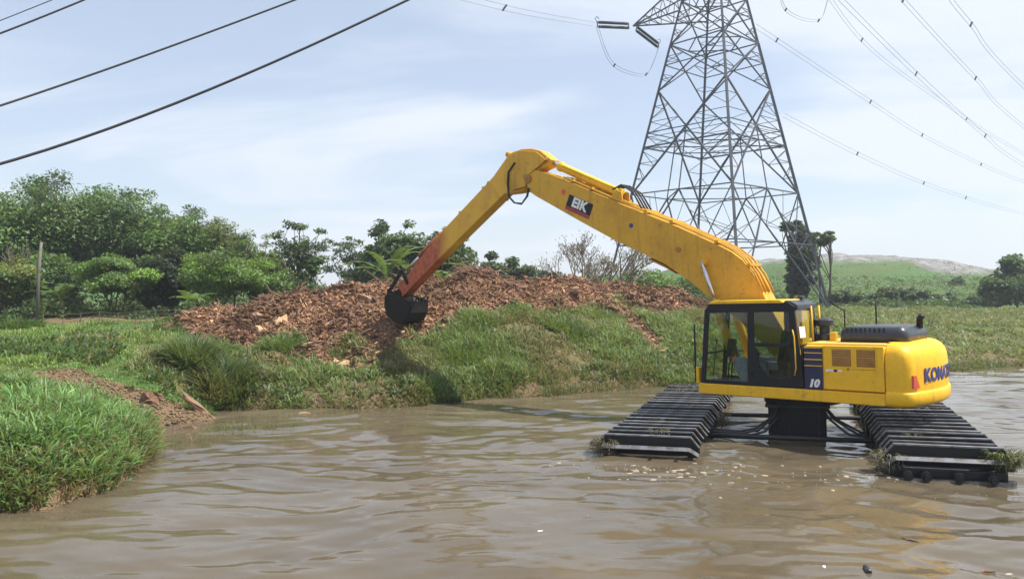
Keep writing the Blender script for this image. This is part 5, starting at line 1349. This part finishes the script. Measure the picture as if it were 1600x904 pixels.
# heap of cut brush on the crest
t = MB(); rg = random.Random(9); hx, hy = spot(752, 31.3), 31.3; hz_ = gz(hx, hy)
for i in range(150):
    a = rg.uniform(0, 6.28); r0 = rg.uniform(0, .8); p0 = Vector((math.cos(a) * r0, math.sin(a) * r0, rg.uniform(-.05, .25))); e = rg.uniform(-.1, .7); a2 = rg.gauss(2.5, .8)
    dd = Vector((math.cos(a2) * math.cos(e), math.sin(a2) * math.cos(e), math.sin(e))); L0 = rg.uniform(.5, 1.2)
    t.tube([p0, p0 + dd * L0 * .5 + Vector((0, 0, .04)), p0 + dd * L0], [.03, .022, .008], 4)
o = t.build('brush_heap', 'root'); o.location = (hx, hy, hz_ - .12); o.scale = (1, 1, .75); tag(o, 'heap of brown cut branches on the mound crest', 'brush heap')
# lumps of mud in the cove
x, y = scatter(30000, -11.5, -6.6, 16.6, 19.2); k = inside(COVE, x, y) & (ground(x, y) > -.02); x, y = x[k][:2200], y[k][:2200]; z = ground(x, y); n = len(x)
P = np.stack([x, y, z], 1); s_ = (.008 + .05 * RNG.random(n) ** 2.5)[:, None]
base = np.array([(1, 0, 0), (-.5, .87, 0), (-.5, -.87, 0), (0, 0, .9)])
V = (P[:, None] + base[None] * s_[:, None] * RNG.uniform(.6, 1.4, (n, 4, 1)) + RNG.normal(0, .01, (n, 4, 3))).reshape(-1, 3); b0 = np.arange(n)[:, None] * 4
F = np.concatenate([b0 + np.array(q) for q in ((0, 2, 1), (0, 1, 3), (1, 2, 3), (2, 0, 3))])
o = link('mud_crumbs', np_mesh('mud_crumbs', V, [F], np.repeat(rc((.19, .125, .075), n, .25, .06), 4, 0)), 'chips'); tag(o, 'crumbled brown mud lying on the cove slope', 'mud', kind='stuff')

# ------------------------------------------------------------------ pole and low fence at the edge of the field
px0 = spot(58, 33.2); z0 = gz(px0, 33.2)
t = MB(); t.tube([(0, 0, -.3), (.05, 0, 2.0), (.18, 0, height(378, 33.2) - z0)], [.075, .065, .055], 10); o = t.build('wooden_pole', 'pole', None, smooth=True); o.location = (px0, 33.2, z0); tag(o, 'grey leaning wooden pole at the left edge of the field', 'pole')
FE = empty('wire_fence', (spot(70, 32.6), 32.6, gz(spot(70, 32.6), 32.6))); tag(FE, 'low bamboo and wire fence along the back of the field', 'fence')
fx = np.linspace(spot(70, 32.6), spot(300, 32.4), 9); fz = ground(fx, np.full(9, 32.5))
for i in range(9):
    t = MB(); q = Vector((fx[i], 32.5 + .05 * math.sin(i * 2.1), fz[i])) - FE.location; t.tube([q + Vector((0, 0, -.2)), q + Vector((.03 * math.sin(i), 0, .52))], .018, 6); t.build('post', 'bamboo', FE)
for hh in (.16, .32, .48):
    t = MB(); t.tube([Vector((fx[i], 32.46, fz[i] + hh)) - FE.location for i in range(9)], .006 if hh < .4 else .009, 5); t.build('rail', 'bamboo', FE)

# ------------------------------------------------------------------ things on the water and caught on the floats
def wz(x, y): return float(wave(np.array([x]), np.array([y]))[0])
V, F = [], []
rg = random.Random(31); n = 0
while n < 170:
    if rg.random() < .55: x0, y0 = rg.gauss(3.6, 1.6), rg.gauss(12.6, .55)
    elif rg.random() < .5: x0, y0 = rg.gauss(5.4, 1.6), rg.gauss(12.2, .5)
    else: x0, y0 = rg.uniform(.6, 9), rg.uniform(8, 22)
    if n % 3 == 0: x0, y0 = rg.gauss(2.35, .75), 13.2 - .12 * rg.random() + rg.gauss(0, .28)
    if abs((x0 - 6.22) * .939 - (y0 - 16.4) * .344 + 2.5) < 1.0 and y0 > 13.4: continue
    r0 = .005 + .03 * rg.random() ** 2.5; b0 = len(V); z0 = wz(x0, y0) + .004; m_ = 7
    ph = rg.uniform(0, 6); st = rg.uniform(1, 2.4)
    for zz, kk in ((-.006, 1), (.006, .8)):
        for j in range(m_):
            a = 2 * math.pi * j / m_; r1 = r0 * kk * (1 + .35 * math.sin(2 * a + ph)); V.append((x0 + r1 * math.cos(a) * st, y0 + r1 * math.sin(a), z0 + zz))
    F.append(tuple(b0 + m_ + j for j in range(m_)))
    for j in range(m_): F.append((b0 + j, b0 + (j + 1) % m_, b0 + m_ + (j + 1) % m_, b0 + m_ + j))
    n += 1
me = bpy.data.meshes.new('foam_flecks'); me.from_pydata(V, [], F); o = link('foam_flecks', me, 'foam'); tag(o, 'pale foam flecks and scum drifting on the brown water', 'foam', kind='stuff')
def floater(name, label, px, py, mk, mat, rz=0.0, cat='litter'):
    D = 1200 * CAM_H / (py - 455); x0 = spot(px, D); t = MB(); mk(t); o = t.build(name, mat, None, bevel=.004); o.location = (x0, D, wz(x0, D)); o.rotation_euler = (0, 0, rz); tag(o, label, cat); return o
bott = lambda t: t.tube([(-.10, 0, .01), (-.085, 0, .01), (.04, 0, .012), (.075, 0, .012), (.10, 0, .012)], [.02, .032, .032, .014, .013], 12)
stick = lambda t: (t.tube([(-.10, 0, .0), (-.02, .012, .012), (.10, -.01, .005)], [.012, .016, .009], 7), t.tube([(0, .005, .01), (.04, .05, .012)], [.008, .004], 6))
slab = lambda t: t.loft([[(-.04, -.018, -.008), (.03, -.02, -.008), (.045, .014, -.008), (-.032, .02, -.008)], [(-.036, -.012, .006), (.028, -.016, .009), (.038, .012, .005), (-.028, .016, .008)]])
floater('plastic_bottle', 'dark bottle floating near the lower right edge of the picture', 1354, 890, bott, 'insulator', 1.4)
floater('driftwood', 'small dark stick floating in the lower right corner', 1541, 889, stick, 'root', .2, 'driftwood')
floater('driftwood', 'forked twig floating below the right pontoon', 1422, 845, stick, 'root', 2.3, 'driftwood')
floater('plastic_scrap', 'pale plastic scrap floating at bottom centre left of the bottle', 1287, 885, slab, 'plastic', 1.2)
floater('plastic_scrap', 'pale plastic scrap floating alone in the lower middle water', 844, 828, slab, 'plastic', .3)
floater('driftwood', 'pale wood sliver floating close under the far bank', 476, 646, lambda t: t.tube([(-.14, 0, .01), (0, .01, .015), (.14, 0, .01)], [.02, .025, .012], 6), 'pale_wood', .1, 'driftwood')
floater('driftwood', 'left one of two dark specks floating in open water', 557, 781, slab, 'root', .7, 'driftwood')
floater('driftwood', 'right one of two dark specks floating in open water', 604, 770, slab, 'root', .2, 'driftwood')
floater('orange_scrap', 'orange litter floating in front of the right pontoon', 1470, 748, slab, 'redlens', .4)
floater('mud_lump', 'dark lump lying in the water at the muddy cove tip', 293, 669, lambda t: t.loft([[(-.2, -.06, -.02), (.2, -.07, -.02), (.22, .06, -.02), (-.18, .07, -.02)], [(-.12, -.03, .06), (.1, -.04, .08), (.12, .03, .05), (-.1, .04, .07)]]), 'root', .1, 'mud')
# weed caught on the floats
EMI = EX.matrix_world.copy()
def onfloat(u, off, z): return EMI @ Matrix.Rotation(R(-68.1), 4, 'Z') @ Vector((u, off, z))
def weed(label, u, off, z, r_, n, c0, c1, L0=.07, L1=.20):
    p = onfloat(u, off, z); a = RNG.uniform(0, 2 * math.pi, n); rr = r_ * np.sqrt(RNG.random(n))
    V, F, K = blades(np.stack([np.cos(a) * rr, np.sin(a) * rr, RNG.uniform(-.22, .02, n)], 1), RNG.uniform(L0, L1, n), RNG.uniform(.010, .022, n), a, RNG.uniform(1.3, 2.3, n), rc(c0, n), rc(c1, n), 3)
    o = link('water_weed', np_mesh('water_weed', V, F, K), 'grass'); o.location = p; tag(o, label, 'weed', 'weed caught on the floats')
weed('green weed hanging over the outer corner of right pontoon', PL0 + .33, -2.14 - .80, .38, .26, 700, (.05, .06, .02), (.12, .13, .04))
weed('pale weed and rubbish on the inner corner of right pontoon', PL0 + .43, -2.14 + .86, .28, .25, 420, (.10, .09, .06), (.24, .21, .15))
weed('muddy weed draped over the outer corner of left pontoon', PL0 + .27, 2.7 + .76, .34, .26, 520, (.05, .04, .025), (.14, .11, .07))
weed('scrap of weed lying on the slats of left pontoon', PL0 + .82, 2.7 - .15, .46, .18, 160, (.08, .06, .04), (.2, .17, .12), .08, .2)
weed('tangle of weed at the far end of left pontoon', PL1 - .7, 2.7 + .1, .46, .5, 300, (.08, .07, .05), (.26, .22, .17), .1, .28)
weed('straw-coloured weed on the inner side of left pontoon', .5, 2.7 - .90, .25, .24, 300, (.12, .10, .06), (.30, .25, .15))

for i in range(16):
    lf = i % 2 == 0
    weed('scrap of wet weed stuck on the slats of the ' + ('left' if lf else 'right') + ' pontoon', RNG.uniform(PL0 + .6, PL1 - .5), (2.7 if lf else -2.14) + RNG.uniform(-.7, .7), .43, RNG.uniform(.08, .22), 70, (.07, .06, .04), ((.17, .15, .10), (.10, .12, .05))[i % 3 == 0], .06, .2)
# ------------------------------------------------------------------ moist air
b = MB(); b.box(-470, 520, -30, 520, -4, 60)
o = b.build('haze', None); tag(o, 'thin pale haze filling the air', 'haze', kind='stuff')
m = bpy.data.materials.new('haze_air'); m.use_nodes = True; nt = m.node_tree; nt.nodes.clear()
o_ = nd(nt, 'ShaderNodeOutputMaterial'); pv = nd(nt, 'ShaderNodeVolumePrincipled')
pv.inputs['Color'].default_value = (0.86, 0.92, 1.0, 1); pv.inputs['Density'].default_value = 0.0008; pv.inputs['Anisotropy'].default_value = 0.2
nt.links.new(pv.outputs[0], o_.inputs['Volume'])
o.data.materials.append(m)
